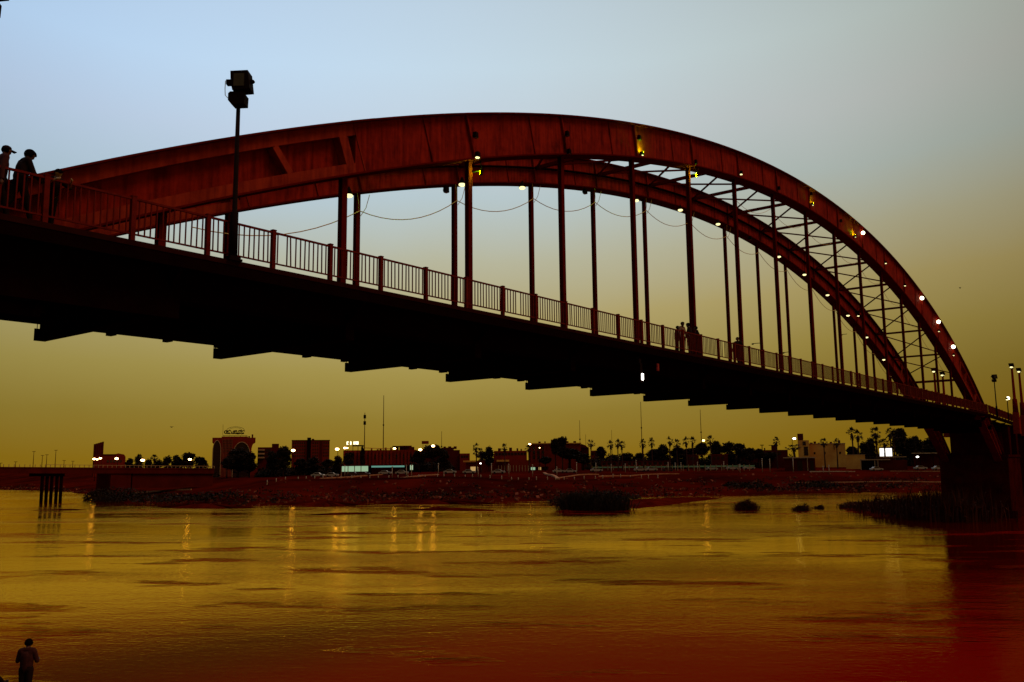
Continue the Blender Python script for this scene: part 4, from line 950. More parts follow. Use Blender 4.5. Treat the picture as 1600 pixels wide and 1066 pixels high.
b.windows(w, np.arange(168, 192, 5), (721,), 1.0, 1.2, y=-.5)
b.box('roof_edge', 146, 180, 709.8, 711.4, -.7, -.3, M['b_dark'])
# arched building with the roof sign
b = Bld('arched_building', 'flared red building with two big arches and a sign on its roof', 330, 398, 345)
def arc(cx, cz, rx, rz, a0, a1, n=10): return [(cx+rx*math.cos(a0+(a1-a0)*i/n), cz+rz*math.sin(a0+(a1-a0)*i/n)) for i in range(n+1)]
zt0 = b.Z(684); zA = b.Z(691.5); zB = b.Z(705); X = b.X
prof = [(X(337), 0), (X(337), zB)]+[(X(330.3)+(X(337)-X(330.3))*math.sin(t*PI/2/6), zA-(zA-zB)*(1-math.cos(t*PI/2/6))*1.0) for t in range(5, -1, -1)] + \
       [(X(330.3), zt0), (X(398), zt0), (X(398), zA)]+[(X(398)-(X(398)-X(392))*math.sin(t*PI/2/6), zA-(zA-zB)*(1-math.cos(t*PI/2/6))) for t in range(1, 7)]+[(X(392), 0)]
w = b.part('wall', MB().prism(prof, 0, 16), M['b_red'])
b.box('parapet', 344.5, 386, 682.2, 684, .3, 12, M['b_red'], w)
def arch_recess(u0, u1, vtop, vspring):
    q = MB(); zs = b.Z(vspring); zp = b.Z(vtop); poly = [(X(u0), 0), (X(u1), 0), (X(u1), zs)]+arc((X(u0)+X(u1))/2, zs, (X(u1)-X(u0))/2, zp-zs, 0, PI, 12)[1:]
    q.prism(poly, -.12, .25); o = b.part('arch_opening', q, M['window'], w)
    q = MB(); pts = [(X(u1), -.2, 0), (X(u1), -.2, zs)]+[(x, -.2, z) for x, z in arc((X(u0)+X(u1))/2, zs, (X(u1)-X(u0))/2, zp-zs, 0, PI, 14)]+[(X(u0), -.2, 0)]
    q.tube(pts, .13, 6); b.part('arch_trim', q, M['b_trim'], w)
arch_recess(331.5, 344, 688.5, 705); arch_recess(363, 390, 691, 712)
for u in np.arange(346.5, 364, 2.2):
    b.part('pilaster', MB().box(X(u)-.09, X(u)+.09, -.14, -.002, 1, b.Z(686)), M['b_pilaster'], w)
b.windows(w, np.arange(347.6, 362, 2.2), (689, 693, 697, 701, 705), .26, .6, y=-.02)
r = thing('roof_sign', 'dark illegible lettering under a thin domed frame on the arched building', 'sign', b.root.location+Vector((0, 0, zt0)), rotz=b.root.rotation_euler.z)
def sp(name, mb, m, parent=None): return link(name, mb.mesh(name, (0, 0, zt0)), m, parent or r)
q = MB(); zr = b.Z(680.5)
for u in (348, 356, 365, 374, 383): q.bar((X(u), 3, b.Z(682)), (X(u), 3, zr), .12)
q.bar((X(346), 3, zr), (X(385), 3, zr), .16); q.bar((X(346), 3, zr), (X(346), 3, b.Z(663)), .1)
q.tube([(x, 3, z) for x, z in arc(X(366), b.Z(672), X(380)-X(366), b.Z(666.5)-b.Z(672), 0, PI, 14)], .07, 5, False)
q.tube([(x, 3, z) for x, z in arc(X(366), b.Z(672), X(376)-X(366), b.Z(668)-b.Z(672), 0, PI, 14)], .05, 5, False)
sp('frame', q, M['black'])
rs = random.Random(4); zm_ = b.Z(675)
for i, (u, a) in enumerate(((351, 0), (354, .5), (356.5, .2), (362, .9), (364.5, 0), (367, .4), (370, .7), (373, 0), (376, .5), (378.5, .2))):
    q = MB(); cx = X(u); rr_ = .55+.2*rs.random()
    q.tube([(cx+rr_*math.cos(t), 2.8, zm_+rr_*.95*math.sin(t)) for t in np.linspace(a*3, a*3+4.6, 9)], .2, 6); sp('letter_stroke', q, M['black'])
q = MB(); q.bar((X(350), 2.8, b.Z(677.3)), (X(379.5), 2.8, b.Z(677.3)), .2); sp('letter_base', q, M['black'])
BLS.append((b, 388, 397, 684, 2))
# stepped building with white balconies
b = Bld('stepped_building', 'stepped dark building with three pale balcony bands at its left', 402, 441, D(420)+150)
w = b.box('wall', 402, 424, 699, None, 0, 12, M['b_dark']); b.box('wall', 424, 435, 693.5, None, 1, 12, M['b_dark']); b.box('wall', 435, 441, 700, None, 0, 10, M['b_dark'])
for v in (703, 709, 715): b.box('balcony', 402.5, 413, v-1, v+1.2, -1.4, -.01, M['b_trim'])
b.windows(w, (404.5, 407.5, 410.5), (706.2, 712.2), 1.1, 1.0); b.windows(w, (416, 420), (704, 710, 716), 1.0, 1.1)
# big block
b = Bld('apartment_block', 'big rectangular red block with a dark stair tower rising through its roof', 455, 515, D(480)+170)
w = b.box('wall', 455, 514.5, 688.5, None, 0, 14, M['b_red']); b.box('parapet', 454.6, 515, 687.6, 688.5, -.2, 14.2, M['b_dark'])
b.box('stair_tower', 479, 485, 684, None, -.8, 4, M['black_steel']); b.box('roof_hut', 486, 490, 685.6, 687.6, 2, 5, M['b_dark'])
b.box('downpipe_bay', 500, 503, 688.5, None, -.4, -.01, M['b_dark'], w)
us = [u for u in np.arange(458, 514, 3.4) if not (477.5 < u < 487 or 498.5 < u < 504.5)]
b.windows(w, us, (692.5, 697.5, 702.5, 707.5, 712.5), .55, .75)
# long hall with pilasters, kiosks below
b = Bld('long_hall', 'long low brick hall with upright pilasters behind the lit shopfronts', 536, 651, D(590)+125)
w = b.box('wall', 536, 651, 703.5, None, 0, 18, M['b_red']); b.box('wall', 625, 643.5, 696.5, 703.5, 3, 14, M['b_dark'])
b.box('roof_slab', 613, 640, 697, 698.2, 1, 12, M['b_dark'])
for u in np.arange(538, 651, 5.6): b.part('pilaster', MB().box(b.X(u)-.35, b.X(u)+.35, -.4, -.01, 0, b.Z(704.2)), M['b_red'], w)
b.windows(w, np.arange(540.8, 650, 11.2), (714,), 1.0, 1.8)
q = MB(); q.tube([(b.X(569), 1, b.Z(699.8)), (b.X(612), 1, b.Z(701.6))], .13, 6)
for u in (569, 580, 591, 602, 612): q.bar((b.X(u), 1, b.Z(704)), (b.X(u), 1, b.Z(699.8+(u-569)*.042)), .14)
b.part('roof_railing', q, M['b_tan'])
BLS.append((b, 575, 648, 703.5, 9))
s_ = Bld('lit_roof_sign', 'bright white and yellow block sign on a small roof left of the thin masts', 540, 568, D(550)+118, 'sign')
q = MB()
for u in (543, 551, 559, 565): q.bar((s_.X(u), .4, 0), (s_.X(u), .4, s_.Z(696)), .2)
q.box(s_.X(550), s_.X(568), .2, .6, s_.Z(697.6), s_.Z(695.6)); s_.part('frame', q, M['black'])
for u0, u1 in ((541, 542), (541, 543.8), (541, 543.8), (546.4, 548.4), (552, 554), (554.9, 558.4), (558.8, 559.6)):
    pass
for (u0, u1, va, vb) in ((541, 542.6, 690, 695), (542.6, 544.2, 690, 691.4), (542.6, 543.8, 693.6, 695), (546.4, 548.6, 690, 695), (551.8, 553.6, 690, 694.8), (554.6, 557, 690, 694.6), (557.2, 559.6, 690, 694.8)):
    s_.box('lit_letter', u0, u1, va, vb, 0, .3, M['sign_lit'])
k_ = Bld('shop_row', 'row of shops with greenish lit fronts below the long hall', 534, 632, D(580)+88, 'shops')
k_.box('lit_front', 534, 575, 728.2, 736.6, .3, .5, M['shop']); k_.box('lit_front', 580, 634, 728, 730.6, .3, .5, M['shop_teal']); k_.box('roof', 532, 640, 726.6, 728, -2, 5, M['b_dark'])
k_.box('dark_bay', 575, 580, 728, None, 0, .6, M['black_steel']); k_.box('dark_bay', 580, 632, 730.7, None, .1, .6, M['b_dark']); k_.box('dark_bay', 632, 640, 728, None, 0, .6, M['black_steel']); k_.box('lit_front', 641, 645.5, 727.5, 735, .2, .5, M['shop'])
for u in (534, 544, 554, 564): k_.part('post', MB().box(k_.X(u)-.12, k_.X(u)+.12, -1.8, -1.6, 0, k_.Z(728)), M['b_trim'])
k_.box('base_wall', 534, 575, 736.6, None, .2, .6, M['b_dark'])
# stepped building right of the broad tree, with a small roof board
b = Bld('terraced_building', 'dark building stepping down to the right, small reddish board on its roof', 655, 734, D(700)+140)
b.box('wall', 655, 690, 701, None, 2, 14, M['b_dark']); b.box('wall', 690, 709, 699.5, None, 0, 14, M['b_dark']); b.box('wall', 709, 718.5, 703.5, None, 0, 14, M['b_dark']); w = b.box('wall', 718.5, 734, 709, None, -1, 10, M['b_red'])
b.windows(w, (722, 726, 730), (714,), .8, .9, y=-1)
q = MB()
for u in (660.5, 668): q.bar((b.X(u), 3, b.Z(701)), (b.X(u), 3, b.Z(694)), .15)
b.part('board_frame', q, M['black']); b.box('roof_board', 658.5, 669.5, 688.6, 693.4, 2.8, 3.1, M['b_red'])
BLS.append((b, 692, 716, 701, 3))
# low roofed shops
b = Bld('low_shops', 'low red flat roofed shops with a pale awning line left of the large rectangular building', 728, 828, D(775)+110)
w = b.box('wall', 728, 826, 719.5, None, 1, 12, M['b_red']); b.box('upper_storey', 772, 824, 704.5, 719.5, 4, 14, M['b_red']); b.box('awning', 724, 745, 719.3, 721.8, -1.5, .99, M['b_tan']); b.box('awning', 776, 795.5, 718.8, 721.6, -1.5, .99, M['b_tan'])
b.windows(w, np.arange(776, 822, 5), (709.5,), .9, 1.0, y=4)
for u in np.arange(779, 826, 4.6): b.part('shop_post', MB().box(b.X(u)-.09, b.X(u)+.09, -1.5, -1.3, 0, b.Z(727.5)), M['b_trim'])
b.box('lit_front', 735, 746, 729, 735.6, .8, .98, M['shop_warm'])
BLS.append((b, 776, 822, 704.5, 5))
# large rectangular building
b = Bld('assembly_building', 'large dark rectangular building with a flat roof and a lit entrance below red canopy', 826, 930, D(870)+135)
w = b.box('wall', 827, 908, 693.6, None, 0, 22, M['b_red']); b.box('roof_slab', 829, 909, 692.2, 693.6, -.8, 22.5, M['b_tan']); b.box('side_wing', 908, 921, 699.5, None, 2, 18, M['b_dark']); b.part('side_roof', MB().prism([(b.X(908), b.Z(699.5)), (b.X(921), b.Z(700.5)), (b.X(915), b.Z(696)), (b.X(909), b.Z(694))], 1, 18), M['b_dark'])
for u in (831, 838, 845, 852): b.part('pilaster', MB().box(b.X(u)-.3, b.X(u)+.3, -.4, -.01, 0, b.Z(694.5)), M['b_red'], w)
b.windows(w, (834.5, 841.5, 848.5), (700, 707, 714), .9, 1.4)
b.box('canopy', 824, 857, 722.5, 729, -7, -3, M['b_red'])
for (u0, u1, mm) in ((824.4, 828, 'shop_warm'), (830, 836.6, 'shop'), (842, 845.8, 'shop_warm')): b.box('lit_entrance', u0, u1, 729.8, 735, -3.6, -3.4, M[mm])
b.box('entrance_wall', 824, 857, 729, None, -3.38, -3.1, M['b_dark'])
BLS.append((b, 835, 905, 692.3, 6))
b2 = Bld('pale_house', 'pale small house glimpsed between the large rectangular building and the trees', 924, 935, D(930)+150)
b2.box('wall', 924, 935, 705, None, 0, 8, M['b_red']); b2.box('roof', 923.5, 935.5, 704, 705, -.3, 8.3, M['b_tan']); b2.windows(b2.root, (926.5, 931), (709.5,), .8, 1.0, y=-.02)
b2 = Bld('low_red_hall', 'low red wall glimpsed under the long dark tree belt', 940, 1048, D(990)+104)
b2.box('wall', 940, 1048, 721, None, 0, 6, M['b_red']); b2.box('roof_edge', 939, 1049, 720.2, 721, -.4, 6.4, M['b_dark'])
b2.windows(b2.root, np.arange(944, 1046, 8), (724.5,), 1.2, 1.0, y=-.02)
b2 = Bld('hidden_villa', 'small reddish house between the trees below the warm lamp', 1072, 1140, D(1100)+110)
b2.box('wall', 1072, 1092, 711.5, None, 0, 6, M['b_dark']); b2.box('wall', 1112, 1138, 711, None, 0, 6, M['b_dark']); b2.windows(b2.root, (1076, 1081, 1086, 1117, 1123, 1130), (716,), .9, 1.1, y=-.02)
b2.box('roof', 1071, 1139, 710.3, 711, 1, 6.5, M['b_red'])
# roof tank building and kiosk
b = Bld('tank_building', 'dark flat building with a square roof tank and a T shaped roof frame', 1150, 1232, D(1190)+118)
b.box('wall', 1150, 1232, 703.5, None, 0, 10, M['b_dark']); b.box('roof_tank', 1207, 1216.5, 696.3, 703.5, 2, 5, M['b_dark']); b.box('tank_lid', 1203, 1218, 695.6, 696.3, 1.8, 5.2, M['black_steel'])
q = MB(); q.bar((b.X(1192.5), 1, b.Z(703.5)), (b.X(1192.5), 1, b.Z(695.8)), .3); q.bar((b.X(1189.5), 1, b.Z(695.6)), (b.X(1195.5), 1, b.Z(695.6)), .3); b.part('roof_frame', q, M['black'])
b.windows(b.root, np.arange(1156, 1228, 9), (709,), 1.4, 1.2, y=-.02)
BLS.append((b, 1152, 1200, 703.5, 5))
b = Bld('dark_kiosk', 'dark low kiosk with a pale roof line right of the palms', 1225, 1275, D(1250)+72, 'kiosk')
b.box('wall', 1226, 1274, 716, None, 0, 8, M['b_dark']); b.box('roof', 1224, 1275, 714.4, 716, -.8, 8.6, M['b_trim'])
for u in (1239.5, 1262): b.part('post', MB().box(b.X(u)-.12, b.X(u)+.12, -.8, -.6, 0, b.Z(716)), M['b_trim'])
b.box('dark_door', 1246, 1254, 720, None, -.06, -.01, M['window']); b.box('dark_door', 1266, 1272, 720, None, -.06, -.01, M['window'])
# tan tower and the long tan wall
b = Bld('tan_tower', 'tan stair tower with a dark tank on top left of the long tan wall', 1247, 1268, D(1258)+112, 'tower')
w = b.box('wall', 1248.4, 1266, 688, None, 0, 8, M['b_tan']); t_ = b.box('roof_tank', 1248.4, 1257.6, 677.5, 686.6, 1, 4, M['b_dark']); b.box('tank_base', 1248.8, 1257, 686.6, 688, 1.2, 3.8, M['b_dark'])
b.box('dark_window', 1256, 1261, 690, 696, -.08, -.01, M['window'], w); b.box('dark_window', 1257.5, 1264, 698, 712, -.08, -.01, M['window'], w)
b = Bld('long_tan_wall', 'long stained tan building wall right of the tower', 1266, 1323, D(1295)+112)
w = b.box('wall', 1266, 1322.5, 693.6, None, 0, 12, M['b_tan']); b.box('parapet', 1265.6, 1323, 692.8, 693.6, -.15, 12.2, M['b_trim'])
b.box('parapet_block', 1325-58, 1272, 691.2, 692.8, 0, 2, M['b_dark']); b.box('parapet_block', 1280, 1283, 691.6, 692.8, 0, 2, M['b_dark']); b.box('drain_stain_pipe', 1304.6, 1305.6, 694, 703, -.2, -.01, M['b_dark'], w)
b.windows(w, (1274, 1290, 1314), (708,), .7, .9)
BLS.append((b, 1270, 1320, 692.9, 4))
b = Bld('garden_wall', 'low tan wall and pale base right of the long tan wall', 1330, 1356, D(1340)+86, 'wall')
b.box('wall', 1322, 1352.5, 711, None, 0, .6, M['b_tan']); b.box('coping', 1321.6, 1353, 710.2, 711, -.1, .7, M['b_trim'])
b = Bld('bright_pavilion', 'small pavilion with a dazzling white glowing front under the palms', 1374, 1397, D(1385)+100, 'pavilion')
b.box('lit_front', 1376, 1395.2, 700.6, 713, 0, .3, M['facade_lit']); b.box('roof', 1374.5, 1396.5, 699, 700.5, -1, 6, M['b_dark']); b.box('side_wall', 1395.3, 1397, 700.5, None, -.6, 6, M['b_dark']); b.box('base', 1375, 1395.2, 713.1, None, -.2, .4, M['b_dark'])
b.box('dark_door', 1382.5, 1384, 707.6, 713, -.08, -.01, M['window'])
b = Bld('long_shed', 'low dark shed with two open bays below the bright pavilion', 1344, 1420, D(1380)+70, 'shed')
b.box('roof', 1344, 1392, 717.5, 719, -1, 6, M['b_trim']); b.box('roof', 1376, 1418, 713.6, 714.8, 3, 9, M['b_trim']); b.box('wall', 1346, 1367, 719, None, 0, .3, M['black_steel']); b.box('wall', 1373, 1418, 719, None, 0, .3, M['b_dark'])
for u in (1345.3, 1367.5, 1372.5): b.box('post', u-.6, u+.6, 719, None, -.8, -.2, M['b_trim'])
b = Bld('station_canopy', 'long thin pale canopy with two white lamps near the bridge leg', 1424, 1474, D(1450)+84, 'canopy')
b.box('roof', 1426, 1471, 707.6, 708.8, -3, 3, M['b_trim']); b.box('back_wall', 1427, 1470, 709.4, None, 2.5, 2.9, M['b_dark'])
for u in (1428, 1438.5, 1459, 1469): b.part('post', MB().box(b.X(u)-.1, b.X(u)+.1, -2, -1.8, 0, b.Z(708.8)), M['black'])

rc = random.Random(31)
def roof_units(bl, u0, u1, v, n, y0=2, y1=10):
    for i in range(n):
        u = u0+(u1-u0)*(i+.5)/n+rc.uniform(-2, 2); w_ = rc.uniform(.5, 1.3); h_ = rc.uniform(.5, 1.3); y = rc.uniform(y0, y1); z = bl.Z(v)
        if rc.random() < .5: q = MB().box(bl.X(u)-w_/2, bl.X(u)+w_/2, y-.5, y+.5, z-.05, z+h_)
        else: q = MB().tube([(bl.X(u), y, z-.05), (bl.X(u), y, z+h_*1.2)], w_*.45, 10)
        bl.part('roof_unit', q, M['b_dark'])
for bl, a_, b_, v, n in BLS: roof_units(bl, a_, b_, v, n)
mb = MB()
for _ in range(900):
    u = rc.uniform(0, 1480); o_ = rc.choice((rc.uniform(1, 45), rc.uniform(1, 16))); g = gp(u, shore_d(u)+o_); r_ = rc.uniform(.12, .5)
    a = Vector((rc.gauss(0, 1), rc.gauss(0, 1), rc.gauss(0, .5))).normalized(); mb.obox(g+Vector((0, 0, r_*.2)), a*r_, a.cross(Vector((.2, .3, 1))).normalized()*r_*rc.uniform(.5, .9), Vector((rc.gauss(0, .2), rc.gauss(0, .2), 1)).normalized()*r_*.5)
o = link('bank_rocks', mb.mesh('bank_rocks'), M['rock']); o['kind'] = 'stuff'; o['label'] = 'scattered rocks and rubble on the far bank slope'
# low road bridge at the far left
A0 = pt(-140, 728, 258); B0_ = pt(335, 728, 292)
t = thing('road_bridge', 'low flat road bridge on piles at the far left', 'bridge', (A0.x, A0.y, 0))
def along(f, off=0): 
    p = A0.lerp(B0_, f); return Vector((p.x, p.y, 0))
exr = (B0_-A0); exr.z = 0; exr.normalize(); eyr = Vector((-exr.y, exr.x, 0)); eyr = eyr if eyr.dot(F) > 0 else -eyr
za, zb_ = ZC+.75, ZC-.55
def rb_strip(y0, y1, lo, hi, f0=0, f1=1):
    mb = MB(); a = along(f0); b = along(f1); z0 = za+(zb_-za)*f0; z1 = za+(zb_-za)*f1; vs = []
    for p, z in ((a, z0), (b, z1)): vs += [p+eyr*y0+Vector((0, 0, z+lo)), p+eyr*y1+Vector((0, 0, z+lo)), p+eyr*y1+Vector((0, 0, z+hi)), p+eyr*y0+Vector((0, 0, z+hi))]
    return mb.add(vs, [(0,1,2,3), (7,6,5,4)]+[(k, k+4, (k+1) % 4+4, (k+1) % 4) for k in range(4)])
part(t, 'deck', rb_strip(0, 9, -1.3, 0), M['b_dark']); part(t, 'parapet', rb_strip(-.1, .15, .001, .35), M['b_dark'])
mb = MB()
for i in range(64):
    p = along(i/63); z = za+(zb_-za)*i/63; mb.box(p.x-.06, p.x+.06, p.y-.06, p.y+.06, z+.35, z+1.05)
part(t, 'rail_posts', mb, M['b_trim'])['kind'] = 'stuff'
part(t, 'hand_rail', rb_strip(-.03, .08, .95, 1.06, .38, 1), M['b_trim'])
def rb_f(u):   # fraction of the bridge line seen at column u
    lo, hi = 0., 1.
    for _ in range(40):
        m_ = (lo+hi)/2; p = along(m_); r = p-Vector((CAM[0], CAM[1], 0)); uu = 800+FPX*(r.dot(R)-ZC*R.z)/(r.dot(F)-ZC*F.z)
        if uu < u: lo = m_
        else: hi = m_
    return (lo+hi)/2
for us_, w_ in (((67, 74.5, 82, 90, 97), .42),):
    f0, f1 = rb_f(us_[0]-3), rb_f(us_[-1]+3); part(t, 'pile_cap', rb_strip(.5, 8.5, -2.1, -1.302, f0, f1), M['black_steel'])
    for u in us_:
        f = rb_f(u); p = along(f)+eyr*1.2; z = za+(zb_-za)*f-2.1; q = MB(); q.tube([(p.x, p.y, -1.5), (p.x, p.y, z)], w_, 10); part(t, 'pile', q, M['black_steel'], True)
part(t, 'abutment', rb_strip(.3, 8.8, -10, -1.303, rb_f(172), rb_f(204)), M['b_dark'])
part(t, 'embankment', rb_strip(.6, 8.5, -5.5, -1.304, rb_f(206)+.002, 1), M['b_dark'])

# ------------------------------------------------------------------ street lamps, masts, bollards, walls, paths, cars
def street_lamp(u, v, d, lab, r=.55, m='street', grp='lit street lamps on the far bank'):
    g = gp(u, d); p = pt(u, v, d); t = thing('street_lamp', lab, 'street lamp', g, grp)
    mb = MB(); mb.tube([g-Vector((0, 0, .4)), (g.x, g.y, p.z-.3), (g.x, g.y, p.z+r*.6)], [.13, .09, .07], 6)
    mb.bar((g.x, g.y, p.z+r*.6), (p.x-F.x*.8, p.y-F.y*.8, p.z+r*.7), .09); part(t, 'pole', mb, M['black'], True)
    c = (p.x-F.x*.8, p.y-F.y*.8, p.z); mb = MB(); mb.tube([(c[0], c[1], c[2]+r*.95), (c[0], c[1], c[2]+r*.55)], [r*.35, r*.8], 8); h = part(t, 'hood', mb, M['black'])
    mb = MB(); mb.ell(c, r, r, r*.62); part(h, 'lens', mb, M[m], True)
LAMPS = [(148.5, 717.3, 440, .66, 'street', 'largest of the three lamps before the slab tower'), (153, 718, 445, .5, 'street', 'middle of the three lamps before the slab tower'), (158, 716.3, 448, .6, 'street', 'right of the three lamps before the slab tower'),
         (183.5, 716.8, 440, .75, 'street', 'lamp before the right end of the low building'), (224.3, 719.3, 355, .7, 'street', 'lamp glowing in front of the low trees at the left'), (298, 718, 330, .55, 'street', 'lamp glowing under the tallest tree left of the arched building'),
         (459, 704, 340, .72, 'street', 'lamp at the left corner of the big block'), (527.5, 702, 330, .7, 'street', 'lamp right of the big block'), (539.5, 700.2, 326, .5, 'street', 'left lamp of the pair below the bright roof sign'), (543, 700.2, 326, .38, 'street', 'right lamp of the pair below the bright roof sign'),
         (617, 701, 325, .5, 'street', 'lamp before the roof slab of the long hall'), (657, 703, 310, .6, 'street', 'lamp before the left tree at the end of the long hall'), (677, 697, 306, .6, 'street', 'lamp on a tall pole before the broad tree'),
         (827.5, 694.3, 325, .5, 'street', 'lamp at the roof corner of the large rectangular building'), (751, 724.3, 300, .33, 'cool', 'tiny white lamp at the foot of the pointed dark tree'), (1098.5, 688.6, 335, .45, 'street', 'warm lamp shining above the long dark tree belt'),
         (1240, 685.5, 345, .6, 'cool', 'round pale lamp left of the tan tower'), (1432, 714, 355, .5, 'cool', 'left white lamp under the long thin canopy'), (1468.5, 713.2, 358, .5, 'cool', 'right white lamp under the long thin canopy'),
         (843, 700, 322, .22, 'street', 'small lamp on the front of the large rectangular building')]
for u, v, d, r, m, lab in LAMPS: street_lamp(u, v, d, lab, r, m)
MASTS = [(569, 645, 690, .32, 'thin radio mast with two dark antennas above the long hall'), (598.5, 618, 700, .3, 'tallest thin radio mast above the long hall'), (690, 674, 700, .2, 'short thin mast over the terraced building'), (907, 657, 700, .2, 'thin mast behind the large rectangular building'),
         (916, 679, 700, .16, 'very thin short mast right of the large rectangular building'), (957, 672, 700, .16, 'thin mast above the palm cluster'), (1004, 628, 700, .26, 'tall thin mast beside the single slim palm'), (1097.5, 640, 700, .26, 'tall thin mast right above the warm lamp')]
for u, v0, v1, w_, lab in MASTS:
    d = shore_d(u)+230; g = gp(u, d); zt_ = pt(u, v0, d).z
    t = thing('radio_mast', lab, 'mast', g, 'thin masts on the skyline'); q = MB(); q.tube([g-Vector((0, 0, 1)), (g.x, g.y, zt_)], [w_, w_*.45], 5); part(t, 'mast', q, M['b_dark'])
    q = MB()
    for f in ((.93, .82) if u in (569,) else (.6,)): 
        z = g.z+(zt_-g.z)*f; q.box(g.x-.45, g.x+.45, g.y-.45, g.y+.45, z-.9, z+.9) if u == 569 else q.box(g.x-.28, g.x+.28, g.y-.28, g.y+.28, z-.3, z+.3)
    part(t, 'antenna', q, M['black'])
for i, (u, v0) in enumerate(((68, 706), (82, 712), (89, 711), (103, 704), (117, 720), (131, 721), (40, 722), (16, 724))):
    f = rb_f(u); p = along(f)+eyr*8; z = za+(zb_-za)*f; d = (p-Vector((CAM[0], CAM[1], 0))).length; zt_ = pt(u, v0, d).z
    t = thing('bridge_mast', '%s thin dark lamp mast from the left on the low road bridge' % ORD[[7, 6, 0, 1, 2, 3, 4, 5].index(i)], 'lamp mast', (p.x, p.y, z), 'lamp masts on the low road bridge')
    q = MB(); q.tube([(p.x, p.y, z), (p.x, p.y, zt_)], [.11, .06], 5); part(t, 'pole', q, M['b_dark'])
    q = MB(); q.box(p.x-.4, p.x+.4, p.y-.12, p.y+.12, zt_, zt_+.12); part(t, 'arm', q, M['b_dark'])
# promenade wall, bollards, ramps
def ribbon(name, pts, w, h, m, lab, cat, grp=None, sink=.3):
    mb = MB()
    for a, b in zip(pts[:-1], pts[1:]):
        n = max(1, int((b-a).length/6))
        for i in range(n):
            p = a.lerp(b, i/n); q = a.lerp(b, (i+1)/n+.004); p = Vector((p.x, p.y, gz(p.x, p.y))); q = Vector((q.x, q.y, gz(q.x, q.y)))
            mb.bar(p+Vector((0, 0, h/2-sink/2)), q+Vector((0, 0, h/2-sink/2)), w, h+sink)
    return mb
def low_wall(us_offs, w, h, m, lab):
    pts = [gp(u, shore_d(u)+o) for u, o in us_offs]; mb = ribbon('low_wall', pts, w, h, m, lab, 'wall'); return single('low_wall', lab, 'wall', mb, M[m] if isinstance(m, str) else m, loc=tuple(pts[0]))
low_wall([(u, 40) for u in range(420, 1010, 30)], .4, .45, 'b_dark', 'low dark kerb wall running along the promenade edge')
low_wall([(500, 44), (575, 72), (600, 80)], .5, .35, 'path', 'pale sloping ramp wall left of the two white gate posts')
low_wall([(612, 44), (650, 60), (685, 78)], .5, .35, 'path', 'pale sloping ramp wall right of the white gate posts')
low_wall([(850, 82), (862, 60), (872, 44)], .9, .4, 'path', 'pale diagonal stair wall below the lit entrance')
low_wall([(872, 46), (905, 58), (935, 66)], .4, .3, 'path', 'thin pale wall rising to the right of the stair')
low_wall([(935, 46), (1010, 56), (1060, 62)], .4, .3, 'path', 'thin pale wall below the row of palms')
low_wall([(1240, 26), (1300, 24), (1370, 22), (1480, 20)], .9, .25, 'path', 'pale path edge crossing the red slope at the right')
low_wall([(1265, 60), (1310, 58), (1335, 58)], .6, .3, 'white', 'pale white wall below the long tan wall')
low_wall([(1390, 56), (1440, 52), (1478, 52)], .5, .25, 'path', 'pale kerb along the parking area near the bridge leg')
low_wall([(205, 45), (240, 60), (300, 66)], .5, .4, 'path', 'pale guard wall on the left bank below the road bridge')
bol = None; rr = random.Random(8)
def bollard(u, off, h):
    global bol
    g = gp(u, shore_d(u)+off)
    if bol is None:
        bol = thing('bollard', 'white bollard along the promenade edge', 'bollard', g, 'white bollards along the promenade')
        q = MB(); q.tube([(0, 0, -.2), (0, 0, .8), (0, 0, .95)], [.13, .12, .05], 7); link('post', q.mesh('post', smooth=True), M['white'], bol)
        q = MB(); q.box(-.2, .2, -.2, .2, -.2, .12); link('base', q.mesh('base'), M['b_trim'], bol); bol.scale = (1, 1, h); return bol
    return copy_tree(bol, g, 0, (1, 1, h))
for u in np.arange(420, 1030, 14.5): bollard(u+rr.uniform(-3, 3), 42, rr.uniform(.9, 1.3))
def white_post(u, off, h, lab):
    g = gp(u, shore_d(u)+off); t = thing('white_post', lab, 'post', g, 'tall white posts on the promenade')
    q = MB(); q.tube([(g.x, g.y, g.z-.3), (g.x, g.y, g.z+h)], [.13, .09], 6); part(t, 'pole', q, M['white'], True); q = MB(); q.ell((g.x, g.y, g.z+h+.12), .2, .2, .18); part(t, 'globe', q, M['white'], True)
for i, (u, off, h) in enumerate(((539, 66, 3.2), (613, 58, 3.0), (635, 58, 3.4), (643, 62, 3.4), (685, 82, 3.4), (747, 56, 2.6), (768, 58, 3.6), (795, 56, 3.4), (832, 56, 3.2), (870, 62, 2.4), (901, 74, 3.6), (931, 80, 3.2), (955, 80, 2.6), (977, 82, 2.8), (994, 84, 4.0), (1044, 86, 3.0),
                                 (1055, 86, 2.8), (1064, 86, 3.0), (1090, 86, 3.2), (1131, 86, 3.0), (1156, 60, 2.6), (1191, 70, 4.6), (1203, 68, 4.4), (1239.5, 60, 4.6), (1286, 52, 2.0), (1295, 52, 2.2))):
    white_post(u, off, h, 'tall thin white post on the promenade, %d%s of the row from the left' % (i+1, {1: 'st', 2: 'nd', 3: 'rd'}.get((i+1) % 10 if (i+1) not in (11, 12, 13) else 0, 'th')))
car0 = {}
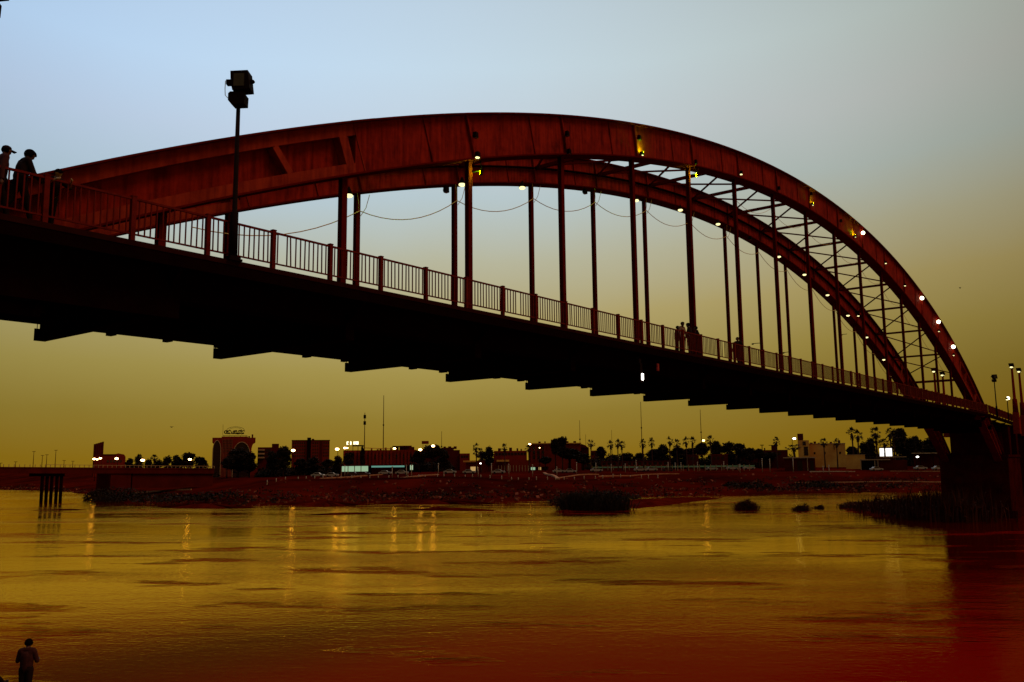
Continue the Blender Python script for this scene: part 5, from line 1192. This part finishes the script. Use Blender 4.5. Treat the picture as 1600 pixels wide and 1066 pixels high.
def car(u, off, body, lab, rot=0):
    g = gp(u, shore_d(u)+off); a = math.atan2(-R.y, -R.x)*0+math.atan2(R.y, R.x)+rot
    if body not in car0:
        t = thing('parked_car', lab, 'car', g, 'cars parked along the riverside road', a); car0[body] = t
        q = MB(); q.prism([(-2.1, .35), (2.1, .35), (2.15, .75), (1.9, .92), (1.05, .98), (-1.5, .98), (-2.05, .95), (-2.15, .7)], -.85, .85); q.prism([(1.0, .985), (.45, 1.45), (-.95, 1.48), (-1.5, .985)], -.72, .72); link('body', q.mesh('body'), M[body], t)
        q = MB(); q.prism([(.80, 1.03), (.40, 1.38), (-.85, 1.40), (-1.25, 1.03)], -.74, .74); link('window', q.mesh('window'), M['window'], t)
        wm_ = None
        for x in (-1.3, 1.3):
            for y in (-.8, .8):
                if wm_ is None: q = MB(); q.tube([(0, -.11, 0), (0, .11, 0)], .33, 12); wm_ = q.mesh('wheel')
                link('wheel', wm_, M['tyre'], t, (x, y, .33))
        return t
    return copy_tree(car0[body], g, a, None, lab)
CARS = [(497, 80, 'white_body', 'white car parked below the right foot of the big block'), (519, 80, 'white_body', 'white car left of the greenish lit shopfront'), (552, 74, 'dark_body', 'dark car before the greenish lit shopfront'), (568, 72, 'dark_body', 'dark car at the right end of the lit shopfront'),
        (602, 80, 'white_body', 'white car below the teal lit canopy'), (628, 78, 'white_body', 'white car before the two tall gate posts'), (703, 84, 'white_body', 'white car under the terraced building'), (733, 84, 'white_body', 'white car at the left end of the low shops'),
        (779, 84, 'white_body', 'white car parked before the low red shops'), (873, 86, 'white_body', 'white car right of the lit entrance'), (891, 86, 'white_body', 'second white car right of the lit entrance'), (932, 88, 'white_body', 'white car below the rounded tree right of the tall palm'),
        (1000, 90, 'white_body', 'white car beneath the slim palm by the mast'), (1018, 90, 'white_body', 'white car beneath the thick palm'), (1043, 90, 'dark_body', 'dark car beneath the tall palm of the belt'), (1112, 92, 'white_body', 'white car beneath the palm right of the warm lamp'), (1144, 92, 'white_body', 'white car beneath the highest rounded tree'),
        (1170, 92, 'white_body', 'white car at the right end of the parked row'), (1369, 62, 'white_body', 'pale car beside the open shed bays'), (1438, 62, 'white_body', 'left pale car under the thin canopy'), (1466, 60, 'white_body', 'right pale car under the thin canopy')]
for u, off, bd, lab in CARS: car(u, off, bd, lab, rt.uniform(-.1, .1))
f_ = Bld('market_fence', 'long pale green fence behind the parked cars under the tree belt', 925, 1182, D(1050)+97, 'fence')
for u0 in np.arange(925, 1180, 8.5):
    f_.box('panel', u0+.3, u0+7.6, 728.2, 730.4, 0, .1, M['fence'])
    f_.part('post', MB().box(f_.X(u0)-.12, f_.X(u0)+.12, -.05, .15, 0, f_.Z(726.5)), M['b_trim'])

# two birds
for u, v, d, lab in ((268, 667.5, 150, 'small dark bird flying left of the arched building'), (1500, 450, 110, 'small dark bird flying right of the arch')):
    p = pt(u, v, d); t = thing('bird', lab, 'bird', p); q = MB(); q.ell((p.x, p.y, p.z), .2, .07, .07, 8, 5); part(t, 'body', q, M['black'], True)
    for s in (-1, 1):
        q = MB(); a = Vector(R)*s; q.add([p+Vector((-.08, 0, .03)), p+Vector((.08, 0, .03)), p+a*.22+Vector((.05, 0, .12)), p+a*.45+Vector((0, 0, .05)), p+a*.22+Vector((-.05, 0, .1))], [(0, 1, 2, 4), (4, 2, 3)]); part(t, 'wing', q, M['black'])
